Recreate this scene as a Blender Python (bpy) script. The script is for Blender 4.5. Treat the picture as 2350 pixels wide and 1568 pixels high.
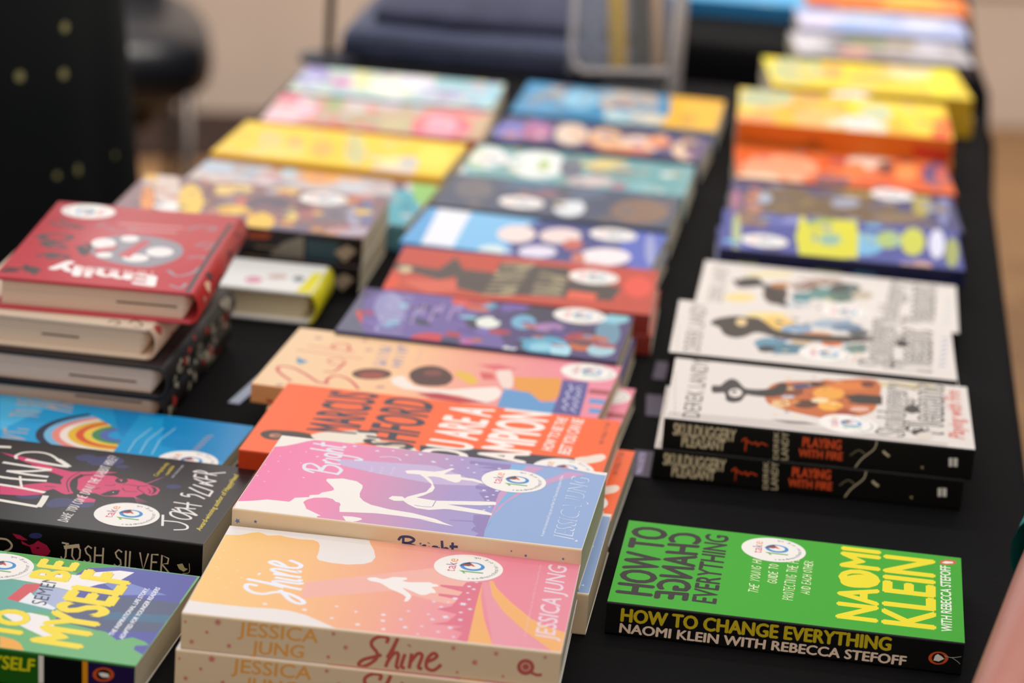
import bpy, bmesh, math, random
from mathutils import Vector, Matrix
random.seed(7)
D=bpy.data; SC=bpy.context.scene; COL=SC.collection
for o in list(D.objects): D.objects.remove(o)
TZ=.74                                   # height of the table surface above the floor
# ---------------------------------------------------------------- camera
FPX,PITCH,ROLL,CAMH=6517.76,math.radians(17.54),math.radians(4.2147),.62991
CF=Vector((0,math.cos(PITCH),-math.sin(PITCH))); R0=Vector((1,0,0)); U0=R0.cross(CF)
CR=R0*math.cos(ROLL)+U0*math.sin(ROLL); CU=-R0*math.sin(ROLL)+U0*math.cos(ROLL)
CPOS=Vector((0,0,TZ+CAMH))
cam=D.cameras.new('camera'); camo=D.objects.new('camera',cam); COL.objects.link(camo)
m=Matrix((CR,CU,-CF)).transposed().to_4x4(); m.translation=CPOS; camo.matrix_world=m
cam.sensor_width=36; cam.lens=FPX/2350*36; cam.clip_start=.05; cam.clip_end=60
cam.dof.use_dof=True; cam.dof.focus_distance=1.60; cam.dof.aperture_fstop=5.2
SC.camera=camo
# ---------------------------------------------------------------- world, lights, exposure
w=D.worlds.new('world'); SC.world=w; w.use_nodes=True
bg=w.node_tree.nodes['Background']; bg.inputs[0].default_value=(.86,.90,1,1); bg.inputs[1].default_value=.38
def area(name,loc,target,sx,sy,power,col):
    l=D.lights.new(name,'AREA'); l.shape='RECTANGLE'; l.size=sx; l.size_y=sy; l.energy=power; l.color=col
    o=D.objects.new(name,l); COL.objects.link(o); o.location=loc
    o.rotation_euler=(Vector(target)-Vector(loc)).to_track_quat('-Z','Y').to_euler(); return o
area('window_light',(-1.75,4.55,1.95),(-.2,1.9,TZ),2.4,1.7,32,(.92,.95,1))
area('ceiling_light',(.2,1.5,3.1),(.1,1.5,TZ),2.6,2.2,40,(1,.97,.93))
area('background_fill_light',(.3,3.6,3.0),(.3,6.0,0),2.6,1.2,105,(1,.93,.84))  # unseen fill, added to brighten the far wall and floor
area('warm_front_fill',(-.5,-1.6,2.3),(0,1.8,TZ),2.6,1.4,32,(1,.82,.64))  # unseen warm fill added behind the camera to lift spines and page edges
SC.view_settings.view_transform='Standard'; SC.view_settings.look='None'; SC.view_settings.gamma=1
SC.view_settings.use_curve_mapping=False; SC.view_settings.exposure=-0.10
# ---------------------------------------------------------------- materials
def lin(c):
    c=c/255; return c/12.92 if c<=.04045 else ((c+.055)/1.055)**2.4
def hexc(h): return tuple(int(h[i:i+2],16) for i in (0,2,4))
MATS={}
def mat(h,rough=.4,spec=.32,metal=0,noise=0,name=None,scale=60,bump=0):
    key=(h,rough,spec,metal,noise,bump,scale)
    if key in MATS: return MATS[key]
    m=D.materials.new(name or 'print_'+str(h)); m.use_nodes=True; nt=m.node_tree; p=nt.nodes['Principled BSDF']
    c=tuple(lin(x) for x in (hexc(h) if isinstance(h,str) else h))
    p.inputs['Base Color'].default_value=(*c,1); p.inputs['Roughness'].default_value=rough
    p.inputs['Specular IOR Level'].default_value=spec; p.inputs['Metallic'].default_value=metal
    if noise or bump:
        tc=nt.nodes.new('ShaderNodeTexCoord'); n=nt.nodes.new('ShaderNodeTexNoise'); n.inputs['Scale'].default_value=scale
        n.inputs['Detail'].default_value=4
        nt.links.new(tc.outputs['Object'],n.inputs['Vector'])
        if noise:
            r=nt.nodes.new('ShaderNodeValToRGB'); a=r.color_ramp.elements
            a[0].position=.3;a[1].position=.7
            a[0].color=(*[x*(1-noise) for x in c],1); a[1].color=(*[min(1,x*(1+noise)) for x in c],1)
            nt.links.new(n.outputs['Fac'],r.inputs[0]); nt.links.new(r.outputs[0],p.inputs['Base Color'])
        if bump:
            b=nt.nodes.new('ShaderNodeBump'); b.inputs['Strength'].default_value=bump; b.inputs['Distance'].default_value=.002
            nt.links.new(n.outputs['Fac'],b.inputs['Height']); nt.links.new(b.outputs[0],p.inputs['Normal'])
    MATS[key]=m; return m
def gradmat(stops,axis='X',rough=.38):
    """printed colour gradient that runs along the cover (object space, metres)"""
    m=D.materials.new('print_gradient'); m.use_nodes=True; nt=m.node_tree; p=nt.nodes['Principled BSDF']
    tc=nt.nodes.new('ShaderNodeTexCoord'); sx=nt.nodes.new('ShaderNodeSeparateXYZ'); mr=nt.nodes.new('ShaderNodeMapRange')
    r=nt.nodes.new('ShaderNodeValToRGB')
    nt.links.new(tc.outputs['Object'],sx.inputs[0]); nt.links.new(sx.outputs[axis],mr.inputs[0])
    mr.inputs[1].default_value=-.1; mr.inputs[2].default_value=.1
    e=r.color_ramp.elements
    while len(e)<len(stops): e.new(.5)
    for i,(t,h) in enumerate(stops): e[i].position=t; e[i].color=(*[lin(x) for x in hexc(h)],1)
    nt.links.new(mr.outputs[0],r.inputs[0]); nt.links.new(r.outputs[0],p.inputs['Base Color'])
    p.inputs['Roughness'].default_value=rough; p.inputs['Specular IOR Level'].default_value=.32; return m
def pagemat(h):
    k=('pages',h)
    if k in MATS: return MATS[k]
    m=D.materials.new('paper_edges'); m.use_nodes=True; nt=m.node_tree; p=nt.nodes['Principled BSDF']
    tc=nt.nodes.new('ShaderNodeTexCoord'); mp=nt.nodes.new('ShaderNodeMapping'); mp.inputs['Scale'].default_value=(6,6,2600)
    n=nt.nodes.new('ShaderNodeTexNoise'); n.inputs['Scale'].default_value=1; n.inputs['Detail'].default_value=3
    r=nt.nodes.new('ShaderNodeValToRGB'); c=[lin(x) for x in hexc(h)]
    r.color_ramp.elements[0].position=.3; r.color_ramp.elements[1].position=.7
    r.color_ramp.elements[0].color=(*[x*.78 for x in c],1); r.color_ramp.elements[1].color=(*c,1)
    nt.links.new(tc.outputs['Object'],mp.inputs[0]); nt.links.new(mp.outputs[0],n.inputs['Vector'])
    nt.links.new(n.outputs['Fac'],r.inputs[0]); nt.links.new(r.outputs[0],p.inputs['Base Color'])
    p.inputs['Roughness'].default_value=.9; p.inputs['Specular IOR Level'].default_value=.15; MATS[k]=m; return m
# ---------------------------------------------------------------- mesh helpers
def link(name,me,parent=None,loc=None):
    o=D.objects.new(name,me); COL.objects.link(o)
    if parent: o.parent=parent
    if loc: o.location=loc
    return o
def mesh(name,vs,fs,mats,mi=None,smooth=False):
    me=D.meshes.new(name); me.from_pydata([tuple(v) for v in vs],[],fs)
    for m in mats: me.materials.append(m)
    if mi: me.polygons.foreach_set('material_index',mi)
    if smooth: me.polygons.foreach_set('use_smooth',[True]*len(me.polygons))
    me.update(); return me
def rbox(sx,sy,sz,r=.002,seg=2,c=(0,0,0)):
    bm=bmesh.new(); bmesh.ops.create_cube(bm,size=1)
    bmesh.ops.scale(bm,vec=(sx,sy,sz),verts=bm.verts); bmesh.ops.translate(bm,vec=c,verts=bm.verts)
    if r: bmesh.ops.bevel(bm,geom=bm.edges[:],offset=r,segments=seg,affect='EDGES',profile=.5)
    return bm
def bmobj(name,bm,m,parent=None,loc=None,smooth=True):
    me=D.meshes.new(name); bm.to_mesh(me); bm.free(); me.materials.append(m)
    if smooth: me.polygons.foreach_set('use_smooth',[True]*len(me.polygons))
    return link(name,me,parent,loc)
def tube(pts,r,n=12,cap=True):
    bm=bmesh.new(); rings=[]; pts=[Vector(p) for p in pts]
    for i,p in enumerate(pts):
        t=(pts[min(i+1,len(pts)-1)]-pts[max(i-1,0)]).normalized()
        a=t.orthogonal().normalized() if i==0 else (a-t*a.dot(t)).normalized()
        b=t.cross(a); rr=r[i] if isinstance(r,(list,tuple)) else r
        rings.append([bm.verts.new(p+(a*math.cos(k*2*math.pi/n)+b*math.sin(k*2*math.pi/n))*rr) for k in range(n)])
    for i in range(len(rings)-1):
        for k in range(n): bm.faces.new((rings[i][k],rings[i][(k+1)%n],rings[i+1][(k+1)%n],rings[i+1][k]))
    if cap: bm.faces.new(rings[0][::-1]); bm.faces.new(rings[-1])
    return bm
def empty(name,loc,rz=0,rx=0):
    o=D.objects.new(name,None); COL.objects.link(o); o.location=loc; o.rotation_euler=(rx,0,rz); o.empty_display_size=.05; return o
def tag(o,label,cat,group=None):
    o['label']=label; o['category']=cat
    if group: o['group']=group
    return o
def copy_tree(o,parent=None):
    c=o.copy(); COL.objects.link(c); c.parent=parent
    for ch in [x for x in D.objects if x.parent==o]: copy_tree(ch,c)
    return c
# ---------------------------------------------------------------- lettering
_tc={}
def textpolys(s,bold=0):
    """flat outline mesh of a string in the built-in font; verts 2D, normalised to x 0..1, cap height 0..1"""
    k=(s,bold)
    if k in _tc: return _tc[k]
    cu=D.curves.new('t','FONT'); cu.body=s; cu.resolution_u=3; cu.offset=bold; cu.fill_mode='FRONT'
    o=D.objects.new('t',cu); COL.objects.link(o); bpy.context.view_layer.update()
    me=o.evaluated_get(bpy.context.evaluated_depsgraph_get()).to_mesh()
    vs=[(v.co.x,v.co.y) for v in me.vertices]; fs=[tuple(p.vertices) for p in me.polygons]
    o.to_mesh_clear(); D.objects.remove(o); D.curves.remove(cu)
    x0=min(v[0] for v in vs); x1=max(v[0] for v in vs); cap=.682
    vs=[((x-x0)/(x1-x0),y/cap) for x,y in vs]; _tc[k]=(vs,fs); return _tc[k]
# single-stroke hand lettering: glyph = (width, [strokes])
G={'A':(.7,[[(0,0),(.35,1),(.7,0)],[(.12,.35),(.6,.38)]]),'B':(.6,[[(0,0),(.03,1),(.45,.9),(.4,.6),(.05,.52),(.55,.4),(.55,.1),(0,0)]]),
'C':(.6,[[(.6,.85),(.3,1),(.02,.6),(.08,.15),(.35,0),(.6,.15)]]),'D':(.65,[[(0,0),(.03,1)],[(0,1),(.5,.8),(.62,.4),(.4,.05),(0,0)]]),
'E':(.5,[[(.5,1),(.04,.97),(0,0),(.5,.03)],[(.03,.52),(.42,.55)]]),'F':(.5,[[(.5,1),(.04,.97),(0,0)],[(.03,.52),(.4,.55)]]),
'G':(.65,[[(.6,.85),(.3,1),(.02,.6),(.08,.15),(.4,0),(.6,.2),(.6,.45),(.35,.45)]]),'H':(.6,[[(0,0),(.02,1)],[(.58,0),(.6,1)],[(.02,.5),(.58,.55)]]),
'I':(.1,[[(.05,0),(.05,1)]]),'J':(.55,[[(.05,1),(.55,.97)],[(.38,.97),(.35,.2),(.18,0),(0,.18)]]),'K':(.55,[[(0,0),(.02,1)],[(.5,1),(.03,.45),(.55,0)]]),
'L':(.5,[[(.03,1),(0,0),(.5,.03)]]),'M':(.8,[[(0,0),(.08,1),(.4,.3),(.72,1),(.8,0)]]),'N':(.65,[[(0,0),(.04,1),(.6,0),(.65,1)]]),
'O':(.65,[[(.3,1),(.05,.75),(.03,.3),(.3,0),(.58,.25),(.6,.7),(.3,1)]]),'P':(.55,[[(0,0),(.03,1),(.5,.85),(.48,.55),(.03,.45)]]),
'R':(.6,[[(0,0),(.03,1),(.5,.85),(.45,.55),(.05,.48),(.6,0)]]),'S':(.55,[[(.55,.88),(.3,1),(.08,.8),(.2,.55),(.45,.42),(.5,.15),(.25,0),(0,.12)]]),
'T':(.6,[[(0,1),(.6,.97)],[(.3,.97),(.3,0)]]),'U':(.6,[[(0,1),(.05,.2),(.28,0),(.52,.2),(.6,1)]]),'V':(.6,[[(0,1),(.28,0),(.6,1)]]),
'W':(.85,[[(0,1),(.2,0),(.42,.7),(.62,0),(.85,1)]]),'Y':(.6,[[(0,1),(.3,.5),(.6,1)],[(.3,.5),(.25,0)]]),'?':(.45,[[(0,.85),(.25,1),(.43,.75),(.2,.45),(.2,.25)],[(.19,.05),(.2,0)]]),
"'":(.1,[[(.05,1),(.03,.8)]]),' ':(.35,[])}
def handstrokes(s,gap=.22):
    x=0; out=[]
    for ch in s:
        wd,st=G[ch]
        for q in st: out.append([(x+a,b) for a,b in q])
        x+=wd+gap
    x-=gap
    return [[(a/x,b) for a,b in q] for q in out]
SHINE=[[(.29,.83),(.3,1.0),(.2,1.03),(.12,.9),(.12,.72),(.2,.5),(.2,.3),(.12,.1),(.04,.02),(0,.1),(.05,.25),(.17,.36),(.26,.44)],
 [(.33,.36),(.37,.6),(.42,1.02)],[(.42,1.02),(.33,.05)],[(.34,.2),(.4,.5),(.46,.5),(.46,.1),(.5,.05)],[(.54,.52),(.52,.12),(.57,.06)],[(.57,.78),(.575,.82)],
 [(.62,.55),(.62,.05)],[(.62,.25),(.69,.55),(.75,.5),(.73,.12),(.78,.08)],[(.8,.28),(.89,.4),(.93,.52),(.88,.6),(.82,.4),(.83,.12),(.92,.05),(1,.25)]]
BRIGHT=[[(.09,.98),(.06,.05)],[(.0,.72),(.06,.98),(.2,1.03),(.27,.85),(.18,.62),(.08,.55),(.27,.45),(.3,.2),(.2,.0),(.03,.1)],[(.36,.5),(.37,.05)],[(.37,.3),(.42,.52),(.46,.5)],
 [(.5,.5),(.5,.08)],[(.51,.72),(.515,.76)],[(.66,.5),(.58,.5),(.57,.2),(.64,.12),(.67,.5),(.66,-.3),(.6,-.5),(.57,-.3)],[(.74,1.0),(.73,.05)],[(.73,.3),(.79,.5),(.83,.4),(.83,.05)],
 [(.92,.95),(.9,.15),(.97,.05)],[(.86,.65),(1,.68)]]
def star(cx,cy,r,n=5,q=.42,a0=.3):
    return [(cx+(r if k%2==0 else r*q)*math.cos(a0+k*math.pi/n),cy+(r if k%2==0 else r*q)*math.sin(a0+k*math.pi/n)) for k in range(2*n)]
# ---------------------------------------------------------------- books
def clip(poly,x0,x1,y0,y1):
    for ax,lim,sg in ((0,x0,1),(0,x1,-1),(1,y0,1),(1,y1,-1)):
        out=[]
        for i in range(len(poly)):
            a,b=poly[i-1],poly[i]; ia=(a[ax]-lim)*sg>=0; ib=(b[ax]-lim)*sg>=0
            if ia!=ib:
                t=(lim-a[ax])/(b[ax]-a[ax]); out.append((a[0]+t*(b[0]-a[0]),a[1]+t*(b[1]-a[1])))
            if ib: out.append(b)
        poly=out
        if len(poly)<3: return None
    return poly
def smooth(pts,n=6,closed=False):
    P=list(pts); N=len(P); out=[]
    if N<3: return P
    g=(lambda i:P[i%N]) if closed else (lambda i:P[max(0,min(N-1,i))])
    for i in range(N if closed else N-1):
        a,b,c,d=g(i-1),g(i),g(i+1),g(i+2)
        for k in range(n):
            t=k/n
            out.append(tuple(.5*(2*b[j]+(c[j]-a[j])*t+(2*a[j]-5*b[j]+4*c[j]-d[j])*t*t+(3*b[j]-a[j]-3*c[j]+d[j])*t**3) for j in (0,1)))
    if not closed: out.append(P[-1])
    return out
class Book:
    def __init__(s,x,y,th,h,t,L,W,cover,spine=None,back=None,pages='d8c8a8',name='paperback_book',rx=0,rough=.36):
        s.L,s.W,s.t=L,W,t; s.th=math.radians(th)
        s.root=empty(name,(x,y,TZ+h-t),s.th,math.radians(rx))
        s.M=Matrix.Translation((x,y,TZ+h-t))@Matrix.Rotation(s.th,4,'Z')@Matrix.Rotation(math.radians(rx),4,'X'); s.Mi=s.M.inverted()
        s.front=[]; s.top=[]; s.rough=rough; s.tid=0
        s.off=(0,0,1); s.body(cover,spine or cover,back or spine or cover,pages)
    def body(s,cc,cs,cb,pg):
        L,W,t=s.L,s.W,s.t; r=.0012; k=.0005
        def prof(o):
            rr=r-o; c0=(-W/2+r,t-r); c1=(-W/2+r,r)
            P=[(W/2-o*0,t-o)]
            P+=[(c0[0]+rr*math.cos(a),c0[1]+rr*math.sin(a)) for a in (math.pi/2,math.pi*.625,math.pi*.75,math.pi*.875,math.pi)]
            P+=[(c1[0]+rr*math.cos(a),c1[1]+rr*math.sin(a)) for a in (math.pi,math.pi*1.125,math.pi*1.25,math.pi*1.375,math.pi*1.5)]
            P+=[(W/2,o)]; return P
        A=prof(0); B=prof(k); n=len(A); vs=[];fs=[];mi=[]
        for xx in (-L/2,L/2):
            vs+=[(xx,a,b) for a,b in A]+[(xx,a,b) for a,b in B]
        for i in range(n-1):
            seg=0 if i<2 else (1 if i<9 else 2)
            fs.append((i,i+1,2*n+i+1,2*n+i)); mi.append(seg)
            fs.append((n+i+1,n+i,3*n+i,3*n+i+1)); mi.append(3)
            fs.append((i+1,i,n+i,n+i+1)); mi.append(3); fs.append((2*n+i,2*n+i+1,3*n+i+1,3*n+i)); mi.append(3)
        fs+=[(0,2*n,3*n,n),(n-1,2*n-1,4*n-1,3*n-1)]; mi+=[3,3]
        ms=[c if not isinstance(c,str) else mat(c,s.rough) for c in (cc,cs,cb)]+[mat('e9e4dc',.7)]
        s.cover=link('cover',mesh('cover',vs,fs,ms,mi),s.root)
        bm=rbox(L-.0008,W-.0014,t-2*k-.00006,0,1,(0,.0001,t/2))
        bmobj('page_block',bm,pagemat(pg),s.root,smooth=False)
    # pixel of the photograph -> point of the cover plane ('t') or the spine plane ('f')
    def px(s,p,pl='t'):
        k,ox,oy=s.off; u=ox+p[0]/k if False else p[0]*s.off[2]+s.off[0]; v=p[1]*s.off[2]+s.off[1]
        d=CF+CR*((u-1175)/FPX)-CU*((v-784)/FPX)
        o=s.Mi@CPOS; d=s.Mi.to_3x3()@d
        if pl=='t': q=o+d*((s.t-o.z)/d.z); return (q.x,q.y)
        q=o+d*((-s.W/2-o.y)/d.y); return (q.x,q.z)
    def crop(s,ox,oy,sc): s.off=(ox,oy,1/sc); return s
    def lim(s,pl): return (-s.L/2+.0003,s.L/2-.0003,-s.W/2+.0012,s.W/2-.0002) if pl=='t' else (-s.L/2+.0003,s.L/2-.0003,.001,s.t-.001)
    def add(s,poly,c,pl='t',kind='cover_print',lay=None):
        poly=clip(poly,*s.lim(pl))
        if poly: s.put([(p[0],p[1]) for p in poly],[tuple(range(len(poly)))],c,pl,kind)
    def put(s,vs,fs,c,pl,kind):
        (s.top if pl=='t' else s.front).append((vs,fs,c,kind,s.tid if kind=='cover_lettering' else 0))
    def poly(s,c,pts,pl='t',sm=0):
        q=[s.px(p,pl) for p in pts]; s.add(smooth(q,sm,True) if sm else q,c,pl); return s
    def ell(s,c,cx,cy,rx,ry,pl='t',n=20):
        return s.poly(c,[(cx+rx*math.cos(k*2*math.pi/n),cy+ry*math.sin(k*2*math.pi/n)) for k in range(n)],pl)
    def ribbon(s,q,wd,c,pl,kind='cover_print'):
        vs=[];fs=[]; n=len(q)
        for i in range(n):
            a=q[max(0,i-1)];b=q[min(n-1,i+1)]; dx,dy=b[0]-a[0],b[1]-a[1]; l=math.hypot(dx,dy) or 1e-9
            nx,ny=-dy/l*wd/2,dx/l*wd/2; vs+=[(q[i][0]+nx,q[i][1]+ny),(q[i][0]-nx,q[i][1]-ny)]
        L=s.lim(pl); V=[];F=[]
        for i in range(n-1):
            if i and i%7==0 and F: s.put(V,F,c,pl,kind); V=[];F=[]
            q4=clip([vs[2*i],vs[2*i+1],vs[2*i+3],vs[2*i+2]],*L)
            if q4: F.append(tuple(range(len(V),len(V)+len(q4)))); V+=q4
        if F: s.put(V,F,c,pl,kind)
    def line(s,c,wd,pts,pl='t',sm=5,kind='cover_print'):
        q=[s.px(p,pl) for p in pts]; s.ribbon(smooth(q,sm) if sm and len(q)>2 else q,wd/1000,c,pl,kind); return s
    def aff(s,P,pl):
        a,b,c=[s.px(p,pl) for p in P]
        return lambda u,v:(a[0]+u*(b[0]-a[0])+v*(c[0]-a[0]),a[1]+u*(b[1]-a[1])+v*(c[1]-a[1]))
    def text(s,st,c,P,pl='t',bold=0,kind='cover_lettering'):
        s.tid+=1; f=s.aff(P,pl); vs,fs=textpolys(st); k=max(0,bold)
        n=max(1,len(st)); du=k*1.35/(.62*n); dv=k*1.2
        for a,b in (((0,0),) if k<=0 else ((-1,0),(1,0),(0,-1),(0,1),(0,0))):
            s.put([f(v[0]*(1-2*du)+du+a*du,v[1]+b*dv*(0 if k<.01 else 1)) for v in vs],fs,c,pl,kind)
        return s
    def hand(s,st,c,P,wd,pl='t',sm=0,kind='cover_lettering',gap=.22):
        s.tid+=1; f=s.aff(P,pl)
        for q in (handstrokes(st,gap) if isinstance(st,str) else st):
            q=[f(*v) for v in q]; s.ribbon(smooth(q,sm) if sm and len(q)>2 else q,wd/1000,c,pl,kind)
        return s
    def marks(s,n,c,P,wd,seed=1,pl='t',kind='cover_lettering'):
        """a row of printed letter-like strokes too blurred to read"""
        s.tid+=1; f=s.aff(P,pl); rnd=random.Random(seed); w1=1/n
        for i in range(n):
            x=i*w1; st=[[(x+w1*.12,0),(x+w1*.12,1)]]
            k=rnd.randrange(4)
            if k!=0: st.append([(x+w1*.12,rnd.choice((0,.5,1))),(x+w1*.75,rnd.choice((0,.5,1)))])
            if k>1: st.append([(x+w1*.72,0),(x+w1*.72,rnd.choice((.5,1)))])
            for q in st: s.ribbon([f(*v) for v in q],wd/1000,c,pl,kind)
        return s
    def mottle(s,n,cols,fr=(0,1,0,1),r=(4,10),seed=1):
        """small irregular printed patches of busy artwork, sizes in mm; fractions run left-right, spine-edge"""
        rnd=random.Random(seed)
        for q_ in range(n):
            cx=-s.L/2+s.L*rnd.uniform(fr[0],fr[1]); cy=-s.W/2+s.W*rnd.uniform(fr[2],fr[3]); a=rnd.uniform(*r)/1000; k=rnd.randint(5,8); e=rnd.uniform(.5,1)
            s.add([(cx+a*rnd.uniform(.6,1.1)*math.cos(2*math.pi*i/k),cy+a*e*rnd.uniform(.6,1.1)*math.sin(2*math.pi*i/k)) for i in range(k)],cols[q_*len(cols)//n],'t')
        return s
    def stars(s,c,pts,r,pl='t',n=5,kind='cover_print'):
        for p in pts:
            q=s.px(p,pl); s.add(star(q[0],q[1],r/1000*random.uniform(.75,1.2),n,.45,random.random()),c,pl)
        return s
    def sticker(s,cx,cy,rot=90):
        q=s.px((cx,cy)); s.stick=(q[0],q[1],rot); return s
    def done(s):
        s.nl=0
        for pl,lst in (('t',s.top),('f',s.front)):
            lst2=[];bb=[]                     # overlapping prints get rising layers, the rest share one
            for e_ in lst:
                xs=[v[0] for v in e_[0]]; ys=[v[1] for v in e_[0]]; q=(min(xs),max(xs),min(ys),max(ys))
                ly=1+max([l for l,o in bb if o[0]<=q[1] and q[0]<=o[1] and o[2]<=q[3] and q[2]<=o[3]],default=0)
                bb.append((ly,q)); lst2.append((ly,e_))
            if pl=='t': s.nl=max([l for l,o in bb],default=0)
            for kind,td in sorted({(e[3],e[4]) for e in lst}):
                V=[];F=[];MI=[];ms=[];mk={}
                for lay,(vs,fs,c,kd,tt) in lst2:
                    if kd!=kind or tt!=td: continue
                    key=c if isinstance(c,str) else id(c)
                    if key not in mk: mk[key]=len(ms); ms.append(c if not isinstance(c,str) else mat(c,s.rough))
                    b=len(V); e=.00001+.000004*lay
                    V+=[(x,y,s.t+e) if pl=='t' else (x,-s.W/2-e,y) for x,y in vs]
                    F+=[tuple(b+i for i in f) for f in fs]; MI+=[mk[key]]*len(fs)
                if V:
                    nm=kind if pl=='t' else kind.replace('cover','spine')
                    link(nm,mesh(nm,V,F,ms,MI),s.root)
        if hasattr(s,'stick'):
            x,y,rot=s.stick; st=link('sticker',STICKER,s.root,(x,y,s.t+.00002+.000004*s.nl)); st.rotation_euler=(0,0,math.radians(rot))
            link('sticker_print',STPRINT,st)
        return s
    def tag(s,label,group=None): tag(s.root,label,'book',group); return s
    def copy(s,x,y,th,h,label,rx=0):
        c=copy_tree(s.root); c.location=(x,y,TZ+h-s.t); c.rotation_euler=(math.radians(rx),0,math.radians(th)); c['label']=label; return c
# the round white campaign sticker (shared by most covers)
def make_sticker():
    R=.019; n=48
    vs=[(R*math.cos(k*2*math.pi/n),R*math.sin(k*2*math.pi/n),z) for z in (.00005,0) for k in range(n)]
    fs=[tuple(range(n))]+[(k,n+k,n+(k+1)%n,(k+1)%n) for k in range(n)]
    base=mesh('sticker',vs,fs,[mat('f4eee8',.45)])
    V=[];F=[];MI=[];z=.00006
    cols=['e0405a','d8306e','8a2a7a','f0903a','5aa84a','3f8fce','20303c','e0603a','3a4a52']; ms=[mat(c,.45) for c in cols]
    def put(vs,fs,m,zz=0):
        b=len(V); V.extend([(x*R,y*R,z+zz) for x,y in vs]); F.extend([tuple(b+i for i in f) for f in fs]); MI.extend([m]*len(fs))
    x=-.40
    for ch,wd,mi in (('t',.15,0),('a',.24,1),('k',.22,2),('e',.24,3)):
        v,f=textpolys(ch); xs=max(1e-6,1); put([(x+a*wd,.36+b*.30) for a,b in v],f,mi); x+=wd+.045
    put([(-.46,.12),(-.40,.10),(-.26,.26),(-.26,-.46),(-.34,-.46),(-.34,.10),(-.44,.02)],[tuple(range(7))],4)
    m_=32; cx,cy=.12,-.1
    ring=[(cx+.33*math.cos(k*2*math.pi/m_),cy+.36*math.sin(k*2*math.pi/m_)) for k in range(m_)]+[(cx+.03+.23*math.cos(k*2*math.pi/m_),cy-.0+.25*math.sin(k*2*math.pi/m_)) for k in range(m_)]
    put(ring,[(k,(k+1)%m_,m_+(k+1)%m_,m_+k) for k in range(m_)],5)
    put([(cx-.02,cy+.40),(cx+.33,cy+.12),(cx+.12,cy-.02),(cx,cy+.1)],[(0,1,2,3)],8,.00001)
    put([(cx+.30,cy+.10),(cx+.02,cy+.02),(cx,cy-.09)],[(0,1,2)],7,.00002); put([(cx+.02,cy+.30),(cx+.06,cy+.3),(cx+.14,cy+.06),(cx+.08,cy+.06)],[(0,1,2,3)],0,.00002)
    s='readmanchester.org.uk'
    for i,ch in enumerate(s):
        a=math.radians(188+(352-188)*i/(len(s)-1)); v,f=textpolys(ch)
        wd={'m':.13,'.':.03,'r':.06,'t':.06}.get(ch,.085); hh=.125
        ca,sa=math.cos(a),math.sin(a); tx,ty=-sa,ca   # tangent counter-clockwise; up points to the centre
        put([(.86*ca+tx*(u-.5)*wd-ca*w_*hh,.86*sa+ty*(u-.5)*wd-sa*w_*hh) for u,w_ in v],f,6)
    return base,mesh('sticker_print',V,F,ms,MI)
STICKER,STPRINT=make_sticker()
# ================================================================ setting
def struct(o): o['kind']='structure'; return o
def woodfloor():
    m=D.materials.new('wood_floor'); m.use_nodes=True; nt=m.node_tree; p=nt.nodes['Principled BSDF']
    tc=nt.nodes.new('ShaderNodeTexCoord'); br=nt.nodes.new('ShaderNodeTexBrick'); br.inputs['Scale'].default_value=1
    br.inputs['Brick Width'].default_value=.9; br.inputs['Row Height'].default_value=.09; br.inputs['Mortar Size'].default_value=.002
    br.inputs['Color1'].default_value=(*[lin(x) for x in (178,134,88)],1); br.inputs['Color2'].default_value=(*[lin(x) for x in (150,108,66)],1); br.inputs['Mortar'].default_value=(.05,.025,.012,1)
    n=nt.nodes.new('ShaderNodeTexNoise'); n.inputs['Scale'].default_value=3; mx=nt.nodes.new('ShaderNodeMix'); mx.data_type='RGBA'; mx.blend_type='MULTIPLY'; mx.inputs[0].default_value=.5
    nt.links.new(tc.outputs['Object'],br.inputs[0]); nt.links.new(tc.outputs['Object'],n.inputs['Vector'])
    nt.links.new(br.outputs[0],mx.inputs[6]); nt.links.new(n.outputs[0],mx.inputs[7]); nt.links.new(mx.outputs[2],p.inputs['Base Color'])
    mx.inputs[0].default_value=.25; p.inputs['Roughness'].default_value=.45; return m
struct(bmobj('floor',rbox(14,11,.05,0,1,(0,3.2,-.025)),woodfloor(),smooth=False))
# back wall: runs from floor point A (left) to B (right)
A=Vector((-.56,5.80,0)); B_=Vector((1.06,6.2,0)); dv=(B_-A).normalized(); ang=math.atan2(dv.y,dv.x)
wc=(A+B_)/2
wl=struct(bmobj('wall_back',rbox(14,.12,3,0,1,(0,.06,1.5)),mat('dcd0c8',.8,noise=.02,scale=3),loc=wc,smooth=False)); wl.rotation_euler=(0,0,ang)
bs=struct(bmobj('baseboard_back',rbox(14,.03,.30,.004,2,(0,-.015,.15)),mat('d6c0ae',.6,noise=.04,scale=4),loc=wc,smooth=False)); bs.rotation_euler=(0,0,ang)
tr=struct(bmobj('trim_1',rbox(14,.045,.03,.006,2,(0,-.022,.315)),mat('d8c6b6',.5),loc=wc,smooth=False)); tr.rotation_euler=(0,0,ang)
floor_strip=tag(bmobj('floor_strip',rbox(1.7,.36,.012,.004,2,(0,0,.006)),mat('3c2a24',.95,noise=.2,scale=20),loc=(-1.0,5.45,0)),'flat dark brown strip on the floor by the wall behind the black chair','floor_strip')  # thin dark brown slab lying along the foot of the back wall
floor_strip.rotation_euler=(0,0,ang)
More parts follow.
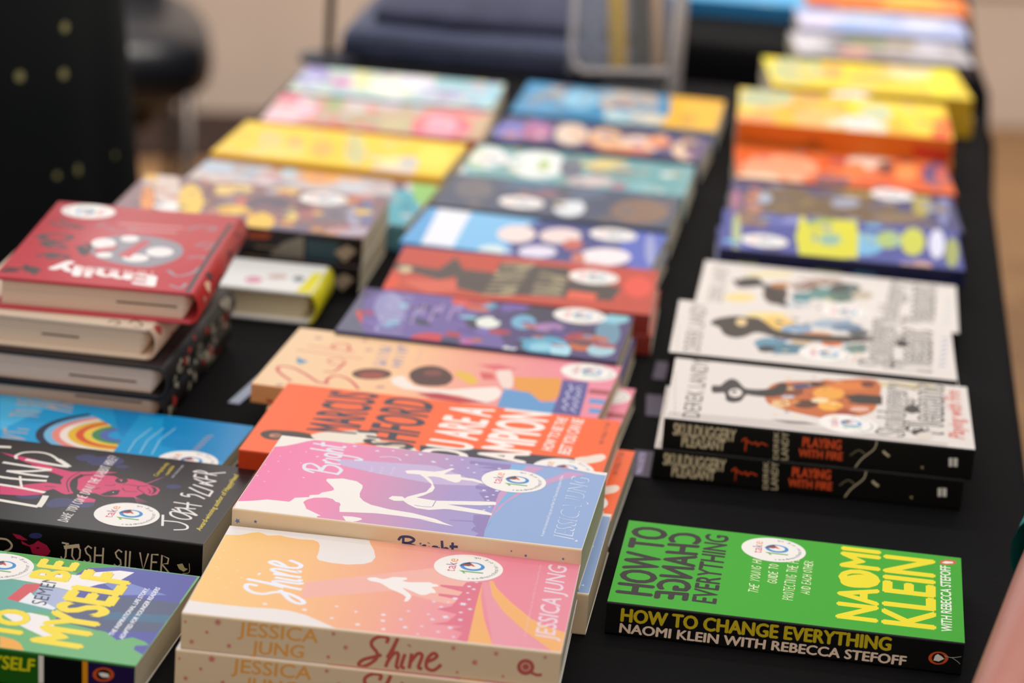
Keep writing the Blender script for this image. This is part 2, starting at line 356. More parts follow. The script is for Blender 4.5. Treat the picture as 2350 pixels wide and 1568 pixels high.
# ---------------------------------------------------------------- tables with black cloths
CLOTH=mat('080708',.85,spec=.12,noise=.12,scale=220,bump=.25)
TH=math.radians(-6.3); TR=Vector((math.cos(TH),math.sin(TH),0)); TD=Vector((-math.sin(TH),math.cos(TH),0))
def cloth(name,c,wd,ln,seed,label):
    rnd=random.Random(seed); r=empty(name,(c[0],c[1],0),TH); hw,hl=wd/2,ln/2
    # outline walked round the top, then down the sides with folds
    N=180; per=[]; P=2*(wd+ln)
    for i in range(N):
        s=P*i/N
        if s<wd: q=(-hw+s,-hl,0,-1)
        elif s<wd+ln: q=(hw,-hl+(s-wd),1,0)
        elif s<2*wd+ln: q=(hw-(s-wd-ln),hl,0,1)
        else: q=(-hw,hl-(s-2*wd-ln),-1,0)
        per.append(q)
    levels=[(0,0),(.006,.0016),(.0095,.008),(.012,.03),(.015,.12),(.019,.3),(.023,.5),(.026,.70)]
    vs=[];fs=[]
    for li,(o,d) in enumerate(levels):
        for i,(x,y,nx,ny) in enumerate(per):
            f=math.sin(i*.52+seed)*.6+math.sin(i*.23+1.7*seed)*.4; k=o+(d/.7)*.018*f if li>2 else o
            # corners flare outward
            cx=max(0,1-(hw-abs(x))/.07)*max(0,1-(hl-abs(y))/.07)*min(1,d/.05)*.032
            ax=nx or (math.copysign(1,x) if cx else 0); ay=ny or (math.copysign(1,y) if cx else 0)
            vs.append((x+nx*k+ax*cx,y+ny*k+ay*cx,TZ-d-.0002))
    for li in range(len(levels)-1):
        for i in range(N): j=(i+1)%N; fs.append((li*N+i,li*N+j,(li+1)*N+j,(li+1)*N+i)[::-1])
    fs.append(tuple(range(N)))
    me=mesh(name,vs,fs,[CLOTH],smooth=True); me.polygons[len(fs)-1].use_smooth=False
    o=link('tablecloth',me); D.objects.remove(r); o.location=(c[0],c[1],0); o.rotation_euler=(0,0,TH)
    return tag(o,label,'tablecloth')
def table(c,wd,ln,label):
    r=empty('folding_table',(c[0],c[1],0),TH); st=mat('4a4a4e',.4,metal=.8)
    bmobj('table_top',rbox(wd-.01,ln-.01,.028,.004,2,(0,0,TZ-.0175)),mat('c8c4bc',.5),r)
    for sx in (-1,1):
        for sy in (-1,1): bmobj('leg',tube([(sx*(wd/2-.07),sy*(ln/2-.2),0),(sx*(wd/2-.07),sy*(ln/2-.2),TZ-.03)],.014,10),st,r)
    return tag(r,label,'table')
def tc(s0,s1,wd):                     # centre of a table whose right edge follows the photographed edge
    e=Vector((.325,1.651,0)); mid=e+TD*((s0+s1)/2)-TR*(wd/2); return (mid.x,mid.y)
c1=tc(-.66,1.27,.685); table(c1,.685,1.93,'folding table standing under the near black cloth')
cloth('tablecloth',c1,.685,1.93,1.0,'black cloth draped over the nearer table under most of the books')
c2=tc(1.50,3.08,.685); table(c2,.685,1.58,'folding table standing under the farther black cloth'); cloth('tablecloth',c2,.685,1.58,2.3,'black cloth draped over the farther table at the top right')
# ---------------------------------------------------------------- navy folded bag at the far left of the near table
def lump(name,sx,sy,sz,seed,m,parent,loc,rz=0,fold=.006):
    bm=bmesh.new(); bmesh.ops.create_cube(bm,size=1); bmesh.ops.subdivide_edges(bm,edges=bm.edges[:],cuts=7,use_grid_fill=True)
    rnd=random.Random(seed); ph=[rnd.uniform(0,6) for _ in range(4)]
    for v in bm.verts:
        x,y,z=v.co; q=1-.16*((2*x)**6+(2*y)**6)*.5
        zz=z+.5; X=x*sx*(1-.03*(2*z)**2); Y=y*sy*(1-.03*(2*z)**2)
        Z=zz*sz*(1-.25*max(abs(2*x)**8,abs(2*y)**8))
        if zz>.5: Z+=fold*(math.sin(x*9+y*6+ph[0])+.6*math.sin(x*17-y*11+ph[1]))*(zz-.5)*2*max(0,1-max(abs(2*x),abs(2*y))**4)
        v.co=(X,Y,max(0,Z))
    bmesh.ops.smooth_vert(bm,verts=[v for v in bm.verts if v.co.z>.002],factor=.4,use_axis_x=True,use_axis_y=True,use_axis_z=True)
    o=bmobj(name,bm,m,parent,loc); o.rotation_euler=(0,0,rz); return o
bag=empty('folded_bag',(-.027,3.05,TZ),math.radians(-5.5))
NAV=mat('3a4058',.75,noise=.15,scale=60,bump=.2)
lump('bag_body',.335,.27,.038,3,NAV,bag,(0,0,0),0,.003)
lump('bag_flap',.31,.30,.030,5,mat('33354c',.8,noise=.2,scale=30),bag,(.012,.05,.029),.04,.006)
bmobj('bag_seam',tube([(-.155,-.134,.030),(0,-.1365,.031),(.155,-.134,.030)],.0013,6),mat('3c425c',.7),bag)
tag(bag,'navy folded fabric bag lying at the far end beyond the paperbacks','bag')
# ---------------------------------------------------------------- clear leaflet holder
def acrylic():
    m=D.materials.new('clear_acrylic'); m.use_nodes=True; p=m.node_tree.nodes['Principled BSDF']
    nt=m.node_tree; tr=nt.nodes.new('ShaderNodeBsdfTransparent'); tr.inputs[0].default_value=(.95,.95,.96,1); mx=nt.nodes.new('ShaderNodeMixShader'); mx.inputs[0].default_value=.08
    p.inputs['Base Color'].default_value=(.8,.8,.82,1); p.inputs['Roughness'].default_value=.15
    nt.links.new(tr.outputs[0],mx.inputs[1]); nt.links.new(p.outputs[0],mx.inputs[2]); nt.links.new(mx.outputs[0],nt.nodes['Material Output'].inputs[0]); return m
AC=acrylic(); EDG=mat('b9b2b2',.3)
lh=empty('leaflet_holder',(.092,2.855,TZ),math.radians(-8))
bmobj('back_plate',rbox(.11,.003,.16,.0008,2,(0,.022,.118)),AC,lh)
bmobj('pocket_front',rbox(.11,.003,.09,.0008,2,(0,-.018,.068)),AC,lh)
bmobj('pocket_floor',rbox(.11,.040,.004,.001,2,(0,.002,.026)),AC,lh)
fr=[(-.052,-.0185,.18),(-.052,-.0185,.045),(-.047,-.0185,.030),(-.036,-.0185,.025),(.045,-.0185,.033),(.052,-.0185,.040),(.056,-.0185,.18)]
bmobj('pocket_rim',tube(fr,.0035,8),EDG,lh)
bmobj('stand_leg',rbox(.014,.004,.17,.001,2,(.052,.0262,.085)),EDG,lh)
bmobj('stand_foot',rbox(.075,.05,.004,.001,2,(.015,.012,.002)),AC,lh)
tag(lh,'clear plastic leaflet holder standing behind the far end of the middle row','leaflet holder')
for i,(x,c,wd) in enumerate(((-.030,'8c94a8',.020),(-.004,'e0b400',.018),(.020,'2c2a14',.020),(.036,'d8b080',.010))):
    o=bmobj('leaflet',rbox(wd,.0016,.14,.0003,1,(0,0,.07)),mat(c,.5),None,(.092+x,2.854+.003*i-.010,TZ+.030)); o.rotation_euler=(0,math.radians(-6),math.radians(-8))
    tag(o,('grey-blue leaflet at the left inside the clear holder','bright yellow leaflet inside the clear holder','black and yellow leaflet inside the clear holder','pale orange leaflet at the right inside the clear holder')[i],'leaflet','leaflets in the clear holder')
# thin stand
ps=empty('display_stand',(-.2135,2.915,TZ),0); sm_=mat('57504e',.4,metal=.5)
bmobj('pole',tube([(0,0,.004),(0,0,.42)],.0045,12),sm_,ps); bmobj('base',tube([(0,0,0),(0,0,.006)],.030,24),mat('23242e',.5),ps)
bmobj('clip',rbox(.05,.006,.02,.002,2,(0,0,.43)),sm_,ps)
tag(ps,'thin dark metal display stand at the far left corner of the near table','display stand')
# dark card slips sticking out
def slip(x,y,rz,sx,sy,c,label,band=None,z=.0002):
    o=empty('card_slip',(x,y,TZ+z),math.radians(rz)); bmobj('card',rbox(sx,sy,.0006,0,1,(0,0,.0003)),mat(c,.5),o,smooth=False)
    if band: 
        vs,fs=textpolys(band,.01); link('card_lettering',mesh('t',[(sx*.42-.004+.0*u-v*.004,-sy*.42+u*sy*.84,.00065) for u,v in vs],fs,[mat('c8b8e0',.5)]),o)
    return tag(o,label,'card','card slips beside the fantasy paperbacks')
slip(.0905,1.748,-5,.013,.050,'4c4458','dark purple card slip with pale lettering beside the black-spined pair','MANCHESTER')
slip(.1020,1.868,-2,.012,.046,'4c4458','dark purple card slip left of the overlapping white covers, middle of three')
slip(.1085,1.948,-6,.009,.042,'4c4458','dark purple card slip farthest back of the three beside the white covers')
s_=slip(-.1770,1.838,-13,.008,.062,'9aa4b8','pale blue card slip under the left edge of the peach cover'); del s_['group']
# ---------------------------------------------------------------- black upholstered chair
ch=empty('upholstered_chair',(-.765,4.32,0),math.radians(12)); LE=mat('15151a',.33,spec=.6,noise=.1,scale=30)
def superel(sx,sy,sz,e=.5,seg=24):
    bm=bmesh.new(); bmesh.ops.create_uvsphere(bm,u_segments=seg,v_segments=seg//2,radius=1)
    for v in bm.verts:
        x,y,z=v.co; f=lambda t,k:math.copysign(abs(t)**k,t); v.co=(f(x,e)*sx,f(y,e)*sy,f(z,e)*sz)
    return bm
bmobj('seat',superel(.265,.25,.075,.6),LE,ch,(0,0,.435))
bmobj('seat_shell',superel(.22,.21,.07,.8),mat('0d0c0e',.4),ch,(-.02,0,.36))
bk=bmobj('backrest',superel(.25,.05,.21,.6),LE,ch,(0,.25,.66)); bk.rotation_euler=(math.radians(-10),0,0)
LG=mat('5c534f',.35,metal=.6)
for sx,sy in ((1,-1),(1,1),(-1,-1),(-1,1)): bmobj('leg',tube([(sx*.235,sy*.21,0),(sx*.215,sy*.19,.40)],.011,10),LG,ch)
tag(ch,'black upholstered chair with thin metal legs standing behind the dark dress','chair')
# ---------------------------------------------------------------- people
def skinbody(name,J,E,m,parent,root):
    me=D.meshes.new(name); ks=list(J); me.from_pydata([J[k][:3] for k in ks],[(ks.index(a),ks.index(b)) for a,b in E],[])
    o=link(name,me,parent); md=o.modifiers.new('s','SKIN'); me.skin_vertices.new() if not me.skin_vertices else None
    sv=me.skin_vertices[0].data
    for i,k in enumerate(ks):
        r=J[k][3]; sv[i].radius=(r if isinstance(r,tuple) else (r,r)); sv[i].use_root=(k==root)
    md.use_smooth_shade=True; s2=o.modifiers.new('d','SUBSURF'); s2.levels=2; s2.render_levels=2
    dg=bpy.context.evaluated_depsgraph_get(); bpy.context.view_layer.update(); nm=D.meshes.new_from_object(o.evaluated_get(dg))
    o.modifiers.clear(); o.data=nm; nm.materials.clear(); nm.materials.append(m); nm.polygons.foreach_set('use_smooth',[True]*len(nm.polygons)); return o
def head(root,c,s,yaw,skin,hair,long):
    """face details and hair, children of the person; c = head centre"""
    h=empty('head',c,yaw); h.parent=root; h.name='face'
    k=s/.23
    bm=superel(.072*k,.09*k,.115*k,.95,24)
    for v in bm.verts:
        if v.co.y<0: v.co.x*=1-.18*max(0,-v.co.z/(.115*k)); 
    bmobj('head_shape',bm,skin,h)
    bmobj('nose',superel(.012*k,.016*k,.022*k,1,12),skin,h,(0,-.092*k,-.008*k))
    for sx in (-1,1):
        bmobj('eye',superel(.012*k,.006*k,.006*k,1,12),mat('f0ece8',.2),h,(sx*.030*k,-.082*k,.012*k)); bmobj('pupil',superel(.005*k,.003*k,.005*k,1,10),mat('20140e',.2),h,(sx*.030*k,-.0875*k,.012*k))
        bmobj('ear',superel(.008*k,.018*k,.028*k,1,12),skin,h,(sx*.074*k,.008*k,-.002*k))
    bmobj('mouth',superel(.022*k,.006*k,.006*k,1,12),mat('a85048',.4),h,(0,-.086*k,-.048*k))
    bm=superel(.084*k,.098*k,.118*k,.9,24)
    for v in bm.verts:
        if v.co.y<-.03*k and v.co.z<.055*k: v.co.y=-.03*k; v.co.z=max(v.co.z,-.02*k) if not long else v.co.z
        if v.co.z<0 and long: v.co.z*=1.7
    bmobj('hair',bm,hair,h,(0,.014*k,.018*k))
def hand_at(root,w_,d,up,skin,s=1):
    """palm with four fingers and a thumb, growing from the wrist w_ along d"""
    w_=Vector(w_); d=Vector(d).normalized(); up=Vector(up).normalized(); sd=d.cross(up).normalized(); up=sd.cross(d)
    J={'w':(*w_,(.026*s,.018*s)),'p':(*(w_+d*.045*s),(.034*s,.014*s)),'p2':(*(w_+d*.08*s),(.034*s,.012*s))}; E=[('w','p'),('p','p2')]
    for i,(o,l) in enumerate(((-.027,.062),(-.009,.072),(.009,.068),(.027,.052))):
        b0=w_+d*.085*s+sd*o*s; J[f'a{i}']=(*b0,.0085*s); J[f'b{i}']=(*(b0+d*l*.5*s-up*.006*s),.0078*s); J[f'c{i}']=(*(b0+d*l*s-up*.018*s),.0065*s); E+=[('p2',f'a{i}'),(f'a{i}',f'b{i}'),(f'b{i}',f'c{i}')]
    t=w_+d*.03*s-sd*.03*s; J['t0']=(*t,.011*s); J['t1']=(*(t+d*.03*s-sd*.022*s),.0095*s); J['t2']=(*(t+d*.055*s-sd*.028*s-up*.006*s),.0075*s); E+=[('p','t0'),('t0','t1'),('t1','t2')]
    return J,E
def person(name,ht,x,y,yaw,arms,skin,label):
    """arms: world-space [shoulder, elbow, wrist, hand direction] for left and right; one continuous body"""
    r=empty(name,(x,y,0),yaw); Mi=(Matrix.Translation((x,y,0))@Matrix.Rotation(yaw,4,'Z')).inverted(); k=ht/1.70
    J={'pel':(0,0,.95*k,(.15*k,.10*k)),'waist':(0,0,1.10*k,(.125*k,.085*k)),'chest':(0,-.005,1.28*k,(.15*k,.095*k)),'nb':(0,0,1.42*k,(.075*k,.06*k)),'neck':(0,0,1.48*k,(.05*k,.05*k)),'hd':(0,-.01*k,1.56*k,(.055*k,.06*k))}
    E=[('pel','waist'),('waist','chest'),('chest','nb'),('nb','neck'),('neck','hd')]
    for s,sx in (('l',-1),('r',1)):
        J[s+'hip']=(sx*.09*k,0,.88*k,.085*k);J[s+'kn']=(sx*.10*k,-.01,.49*k,.055*k);J[s+'an']=(sx*.105*k,.01,.085*k,.036*k);J[s+'to']=(sx*.11*k,-.13*k,.03*k,(.036*k,.024*k))
        E+=[('pel',s+'hip'),(s+'hip',s+'kn'),(s+'kn',s+'an'),(s+'an',s+'to')]
        sh,el,wr,hd_=[Vector(q) for q in arms[s]]; sh,el,wr=[Mi@q for q in (sh,el,wr)]; hd_=Mi.to_3x3()@hd_
        J[s+'sh']=(*sh,.052*k);J[s+'el']=(*el,.042*k);J[s+'fa']=(*((el*.62+wr*.38)),.041*k);J[s+'wr']=(*wr,.027*k)
        E+=[('chest',s+'sh'),(s+'sh',s+'el'),(s+'el',s+'fa'),(s+'fa',s+'wr')]
        hJ,hE=hand_at(r,wr,hd_,(0,0,1) if abs(hd_.z)<.7 else (0,-1,0),skin,k)
        for q,v in hJ.items():
            if q!='w': J[s+q]=v
        E+=[(s+'wr' if a=='w' else s+a,s+b) for a,b in hE]
    skinbody('body',J,E,skin,r,'pel')
    tag(r,label,'person'); return r,k,Mi
SK=mat('c98a72',.5,spec=.4,noise=.05,scale=30)
# woman in the long dark dress, beyond the left side of the table
wx,wy=-.605,2.66
wr,k,_=person('person',1.66,wx,wy,math.radians(75),{'l':[(wx-.03,wy+.165,1.33),(wx-.06,wy+.21,1.05),(wx+.02,wy+.15,.84),(.6,-.3,-.6)],'r':[(wx-.03,wy-.165,1.33),(wx-.07,wy-.20,1.05),(wx-.0,wy-.13,.86),(.5,.4,-.7)]},SK,'person standing left of the table in a long dark dress with small gold dots')
head(wr,(0,-.01,1.545),.23,0,SK,mat('2c1c14',.6),True)
def dotted():
    m=D.materials.new('dotted_fabric'); m.use_nodes=True; nt=m.node_tree; p=nt.nodes['Principled BSDF']
    tc_=nt.nodes.new('ShaderNodeTexCoord'); v=nt.nodes.new('ShaderNodeTexVoronoi'); v.inputs['Scale'].default_value=26; v.inputs['Randomness'].default_value=.75
    mp=nt.nodes.new('ShaderNodeMath'); mp.operation='LESS_THAN'; mp.inputs[1].default_value=.125
    mx=nt.nodes.new('ShaderNodeMix'); mx.data_type='RGBA'; mx.inputs[6].default_value=(.0035,.0050,.0048,1); mx.inputs[7].default_value=(.26,.23,.10,1)
    nt.links.new(tc_.outputs['Object'],v.inputs['Vector']); nt.links.new(v.outputs['Distance'],mp.inputs[0]); nt.links.new(mp.outputs[0],mx.inputs[0]); nt.links.new(mx.outputs[2],p.inputs['Base Color'])
    p.inputs['Roughness'].default_value=.8; p.inputs['Specular IOR Level'].default_value=.15; return m
prof=[(1.40,.10,.075),(1.36,.19,.10),(1.30,.205,.115),(1.20,.19,.12),(1.08,.165,.115),(1.0,.185,.13),(.90,.215,.20),(.75,.23,.215),(.55,.25,.235),(.35,.265,.26),(.28,.27,.265)]
vs=[];fs=[];n=72
for z,a,c in prof:
    f=max(0,(1.0-z)/.7)
    for i in range(n):
        q=2*math.pi*i/n; fo=1+.045*f*math.sin(9*q)+.02*f*math.sin(17*q+1); vs.append((a*fo*math.cos(q),c*fo*math.sin(q),z))
for j in range(len(prof)-1):
    for i in range(n): fs.append((j*n+i,(j+1)*n+i,(j+1)*n+(i+1)%n,j*n+(i+1)%n))
link('dress',mesh('dress',vs,fs,[dotted()],smooth=True),wr)
# child in teal at the right, forearm resting on the table edge
SK2=mat('bc7868',.45,spec=.45,noise=.06,scale=25)
px_,py_=.575,1.46
EL=(.334,1.436,TZ+.108)
pr,k,Mi=person('person',1.36,px_,py_,math.radians(-90),{'r':[(.455,py_+.02,1.045),(.336,1.452,TZ+.118),(.248,1.262,TZ+.045),(-.25,-1,-.28)],'l':[(.60,py_-.13,1.03),(.60,py_-.19,.80),(.50,py_-.24,.66),(-.3,0,-1)]},SK2,'person in a teal short-sleeved top leaning a forearm on the table at the right')
head(pr,(0,-.01,1.265),.215,0,SK2,mat('4c3018',.6),False)
TEAL=mat('0d7c78',.75,noise=.08,scale=80,bump=.2)
def bent(pts,rs):
    return tube([Mi@Vector(p) for p in pts],rs,24,False)
def sleeve(p0,p1,r0,r1):
    p0,p1=Mi@Vector(p0),Mi@Vector(p1); return tube([p0,p0.lerp(p1,.3),p0.lerp(p1,.7),p0.lerp(p1,.97),p1],[r0,r0*.98,(r0+r1)/2,r1,r1*.97],24,False)
top=[(1.14,.06,.05),(1.10,.125,.07),(1.06,.145,.08),(.98,.145,.09),(.85,.135,.09),(.74,.145,.10),(.70,.15,.10)]
vs=[];fs=[];n=40
for z,a,c in top:
    for i in range(n): q=2*math.pi*i/n; vs.append((a*math.cos(q)*(1+.01*math.sin(7*q)),c*math.sin(q),z))
for j in range(len(top)-1):
    for i in range(n): fs.append((j*n+i,(j+1)*n+i,(j+1)*n+(i+1)%n,j*n+(i+1)%n))
link('top',mesh('top',vs,fs,[TEAL],smooth=True),pr)
bmobj('sleeve',bent([(.56,py_,1.065),(.47,py_+.02,1.06),(.41,1.47,TZ+.22),(.355,1.458,TZ+.135),(.334,1.430,TZ+.112),(.318,1.400,TZ+.101),(.306,1.377,TZ+.092)],[.060,.060,.054,.048,.0445,.0430,.0415]),TEAL,pr); bmobj('sleeve',bent([(.58,py_,1.065),(.60,py_-.11,1.055),(.60,py_-.165,.98),(.60,py_-.19,.87)],[.060,.060,.054,.050]),TEAL,pr)
tr_=[(.74,.13,.095),(.70,.135,.10),(.60,.135,.10)]
JE=mat('2c3a54',.8,noise=.1,scale=60)
for sx in (-1,1): bmobj('trouser_leg',tube([(sx*.065,0,.74),(sx*.075,0,.60),(sx*.08,-.005,.38),(sx*.084,.005,.10)],[.085,.080,.058,.050],20,False),JE,pr)
bmobj('trouser_waist',superel(.135,.10,.09,.8),JE,pr,(0,0,.72))
for sx in (-1,1): bmobj('shoe',superel(.038,.10,.034,.8,16),mat('e0dcd8',.6),pr,(sx*.088,-.045,.034))

# ================================================================ books, right-hand row, nearest first
INK='141111'
b=Book(.1691,1.5184,-6.4,.0195,.0195,.198,.129,'2aa80c','060505',rough=.42)
b.crop(1380,1180,4.7)
b.text('HOW TO',INK,[(540,893),(715,160),(160,852)],bold=.028).text('CHANGE',INK,[(1082,215),(920,940),(755,190)],bold=.028)
b.text('EVERYTHING',INK,[(1232,974),(1372,240),(980,942)],bold=.022)
CW='e9edc0'
b.hand("THE YOUNG HUMAN'S",CW,[(1690,858),(1752,330),(1588,835)],.75).hand('GUIDE TO',CW,[(1890,752),(1912,548),(1792,738)],.8)
b.hand('PROTECTING THE PLANET',CW,[(2065,932),(2150,379),(1950,917)],.75).hand('AND EACH OTHER',CW,[(2245,870),(2285,515),(2150,855)],.75)
b.sticker(1858,388)
b.crop(1350,1150,2.35); YE='f2e000'
b.text('NAOMI',YE,[(1555,658),(1573,268),(1340,632)],bold=.03).ell(YE,1461,433,102,36)
b.text('KLEIN',YE,[(1867,696),(1862,318),(1590,664)],bold=.03).text('WITH REBECCA STEFOFF','f0f2e0',[(1962,708),(1952,352),(1905,702)],bold=.02)
b.ell('d8552a',1940,331,46,14).poly('f4eee4',[(1905,333),(1925,325),(1965,328),(1970,336),(1930,339)])
b.text('HOW TO CHANGE EVERYTHING','c3ac1a',[(172,648),(1632,808),(178,580)],'f',bold=.035).text('NAOMI KLEIN WITH REBECCA STEFOFF','e6cdb4',[(165,708),(1712,888),(171,660)],'f',bold=.03)
b.ell('d4531f',1888,848,54,35,'f').ell('161210',1888,848,36,28,'f').poly('f2e6da',[(1862,860),(1870,835),(1885,826),(1905,838),(1920,852),(1890,866)],'f')
b.line('b8b0a8',.35,[(1920,835),(1960,845),(2012,840)],'f').line('b8b0a8',.3,[(1962,846),(1990,865),(2005,880)],'f')
b.done().tag('bright green paperback with black spine, alone at the front right of the table')
# --- black-spined fantasy paperback, two copies
WH='e6ddd6'; DK='383432'
b=Book(.2053,1.7773,-5.1,.042,.021,.198,.129,WH,'090706','0b0908')
b.crop(1400,560,2.4505)
b.poly('cfc6c0',[(310,985),(330,940),(900,990),(1300,1050),(1900,1120),(1900,1145),(300,1000)])
b.poly('8e8784',[(900,985),(1100,1000),(1180,1020),(1000,1010)]).poly('d8c8a0',[(1500,770),(1800,790),(1900,830),(1700,820),(1500,800)])
b.text('DEREK LANDY','4c4744',[(503,978),(560,655),(405,972)])
for k in range(9): b.line('8d8580',.5,[(362,960-k*28),(368,945-k*28)],sm=0)
b.poly('c7662a',[(870,850),(900,800),(980,775),(1200,770),(1500,765),(1505,900),(1440,960),(1250,985),(1050,950),(900,905)],sm=3)
for q,c in (((1000,830,90,30),'7a3a1e'),((1230,840,90,38),'f0a63c'),((1360,800,120,22),'e07a2c'),((1240,910,70,28),'f6b040'),((1100,900,70,24),'5a2a18'),((960,900,55,22),'eac08a'),((1150,790,60,14),'2e2220'),((1330,950,60,22),'a23c1c'),((1180,880,50,14),'f4dcb0'),((1080,800,60,14),'3a4670'),((1400,930,60,14),'e6b4a0'),((1450,790,40,18),'6a2a1a'),((1000,860,40,8),'c4d0e0')): b.ell(c,*q)
b.mottle(36,['c7662a','7a3a1e','f0a63c','5a2a18','eac08a','e07a2c','f4dcb0','2e2220'],(.34,.63,.12,.92),(1.2,3.6),46)
b.poly('26221f',[(1310,855),(1400,845),(1530,855),(1530,905),(1390,900)]).poly('262322',[(760,822),(900,815),(960,780),(1000,800),(960,850),(870,860),(760,845)],sm=3)
b.poly('2e2c2e',[(575,797),(620,797),(650,772),(685,758),(720,772),(760,812),(830,820),(830,838),(765,850),(740,880),(700,892),(655,882),(645,840),(612,838),(575,835)],sm=3).ell(WH,705,838,38,24).ell('2e2c2e',698,832,14,8)
b.text('Skulduggery','3c3836',[(1650,1088),(1668,790),(1498,1072)],bold=.045).text('Skulduggery','d8d2cc',[(1645,1083),(1662,795),(1505,1070)])
b.text('Pleasant','2e2a29',[(1868,1075),(1868,800),(1672,1055)],bold=.05).text('Pleasant','d8d2cc',[(1862,1068),(1862,806),(1680,1052)],bold=.005)
b.ell('3a3634',1700,930,40,24).ell('3a3634',1740,1060,46,18).ell('e0d4c8',1770,1080,50,22)
b.text('Playing with Fire','dc4a30',[(1995,1100),(1965,830),(1905,1085)],bold=.01)
b.sticker(1340,1015)
CS='cabb98'
b.text('SKULDUGGERY',CS,[(352,1072),(705,1112),(358,1008)],'f',bold=.03,kind='cover_lettering').text('PLEASANT',CS,[(400,1138),(645,1162),(405,1085)],'f',bold=.03)
b.line('c8481e',.9,[(740,1110),(765,1095),(760,1165),(770,1110),(800,1125),(820,1115),(830,1135),(850,1120),(885,1135)],'f')
b.text('DEREK',CS,[(946,1212),(950,1055),(918,1211)],'f',bold=.01).text('LANDY',CS,[(1000,1216),(1005,1060),(962,1214)],'f',bold=.01)
b.text('PLAYING','d65026',[(1080,1140),(1300,1158),(1084,1088)],'f',bold=.04).text('WITH FIRE','d65026',[(1058,1195),(1308,1218),(1061,1152)],'f',bold=.04)
b.line('c2b494',.8,[(1502,1100),(1488,1150),(1440,1190),(1410,1215),(1375,1262)],'f').line('8f8268',.5,[(1440,1190),(1400,1160),(1350,1190)],'f').line(CS,1.6,[(1535,1165),(1550,1180),(1570,1195)],'f')
b.poly('e6e0d4',[(1905,1205),(1925,1203),(1925,1252),(1905,1252)],'f').poly('e6e0d4',[(1932,1203),(1955,1207),(1953,1254),(1932,1252)],'f')
b.poly('a89a70',[(1745,1255),(1762,1250),(1760,1268)],'f')
b.done().tag('white fantasy paperback with orange figures and red title, upper of the black-spined pair','fantasy paperbacks with black spines')
b.copy(.2053-.0045,1.7773+.0006,-5.1,.021,'white fantasy paperback mostly hidden, black spine lowest of the black-spined pair')
# --- blue fantasy cover on the pile behind
b=Book(.2130,1.9245,-5.1,.040,.020,.198,.129,WH,'0b0807'); b.crop(1400,560,2.4505)
b.text('DEREK LANDY','6b6560',[(505,607),(548,340),(412,600)])
for k in range(9): b.line('a69e98',.5,[(375,590-k*26),(381,575-k*26)],sm=0)
for q,c in (((930,450,110,40),'f0c468'),((880,400,120,16),'f2dc8c'),((1050,480,90,30),'8aa6c0'),((1250,450,120,26),'9fb4c6'),((1150,520,110,24),'d8843c'),((1330,470,90,22),'6c86a0'),((900,560,90,34),'5f93ac'),((1000,590,120,30),'4c7f92'),((880,590,50,20),'2c3c48'),((1080,550,60,18),'d0b490'),((1250,560,60,16),'e2702c'),((1380,590,70,28),'6c8c84'),((980,530,60,14),'4466a0'),((1400,500,60,20),'505a62')): b.ell(c,*q)
b.mottle(44,['8aa6c0','6c86a0','2c3c48','d8843c','e8c890','4c7f92','30343a','c8d4dc'],(.34,.66,.12,.98),(1.2,4),39)
b.poly('36322f',[(565,447),(600,420),(700,405),(760,410),(830,415),(880,445),(960,490),(1200,513),(1455,522),(1455,548),(1200,552),(960,530),(830,498),(760,520),(700,528),(640,508),(615,470)],sm=3).ell('e6c890',738,440,32,22)
b.text('Skulduggery','45413e',[(1578,702),(1600,430),(1402,682)],bold=.045).text('Skulduggery','d8d2cc',[(1574,698),(1596,434),(1410,680)])
b.text('Pleasant','35312f',[(1800,725),(1800,490),(1588,700)],bold=.05).text('Pleasant','d8d2cc',[(1794,720),(1794,495),(1598,698)],bold=.005)
b.ell('3a3634',1640,560,36,22).ell('ddd4cc',1690,700,44,22)
for k in range(7): b.line('5a7eb4',1.6,[(1850+k*3,690-k*26),(1885+k*3,684-k*26)],sm=0)
b.sticker(1215,622).done().tag('white fantasy paperback with black hat and blue figures, overlapping the third white cover','fantasy paperbacks with black spines')
b.copy(.2130+.005,1.9245+.002,-4.6,.020,'white fantasy paperback lowest beneath the black hat and blue figures cover')
b=Book(.2399,2.0996,-6.3,.022,.022,.198,.129,WH,'120f0e'); b.crop(1400,560,2.4505)
b.text('DEREK LANDY','8a847e',[(630,330),(668,130),(548,318)])
for q,c in (((730,300,90,26),'f2d894'),((900,170,140,14),'efe0a4'),((930,280,70,60),'4a3a34'),((1080,300,60,30),'4f8890'),((1200,280,90,34),'5e8f8a'),((1320,250,90,30),'3f4c48'),((1300,300,80,30),'55766c'),((1200,210,110,16),'a88878'),((1100,240,80,16),'7a5040'),((960,230,60,14),'c0803c'),((1040,340,90,20),'c8ccd0'),((1420,290,60,22),'c4b49c')): b.ell(c,*q)
b.mottle(44,['5e8f8a','3f4c48','a88878','efe0a4','7a5040','9cb8b4','30343a','d8c8a8'],(.36,.66,.1,.9),(1.2,4),40)
b.poly('33302e',[(690,195),(720,205),(740,192),(830,188),(860,215),(930,260),(1000,340),(985,352),(920,330),(870,260),(850,238),(780,245),(715,240)],sm=3)
b.text('Skulduggery','4b4744',[(1600,470),(1655,215),(1495,455)],bold=.045).text('Skulduggery','d8d2cc',[(1596,466),(1651,219),(1503,453)])
b.text('Pleasant','35312f',[(1810,480),(1825,240),(1640,460)],bold=.05).text('Pleasant','d8d2cc',[(1805,475),(1820,245),(1650,458)],bold=.005)
for k in range(7): b.line('9cc4c8',1.6,[(1870+k*3,470-k*26),(1905+k*3,464-k*26)],sm=0)
b.sticker(1325,385).done().tag('white fantasy paperback farthest back of the three white covers','fantasy paperbacks with black spines')
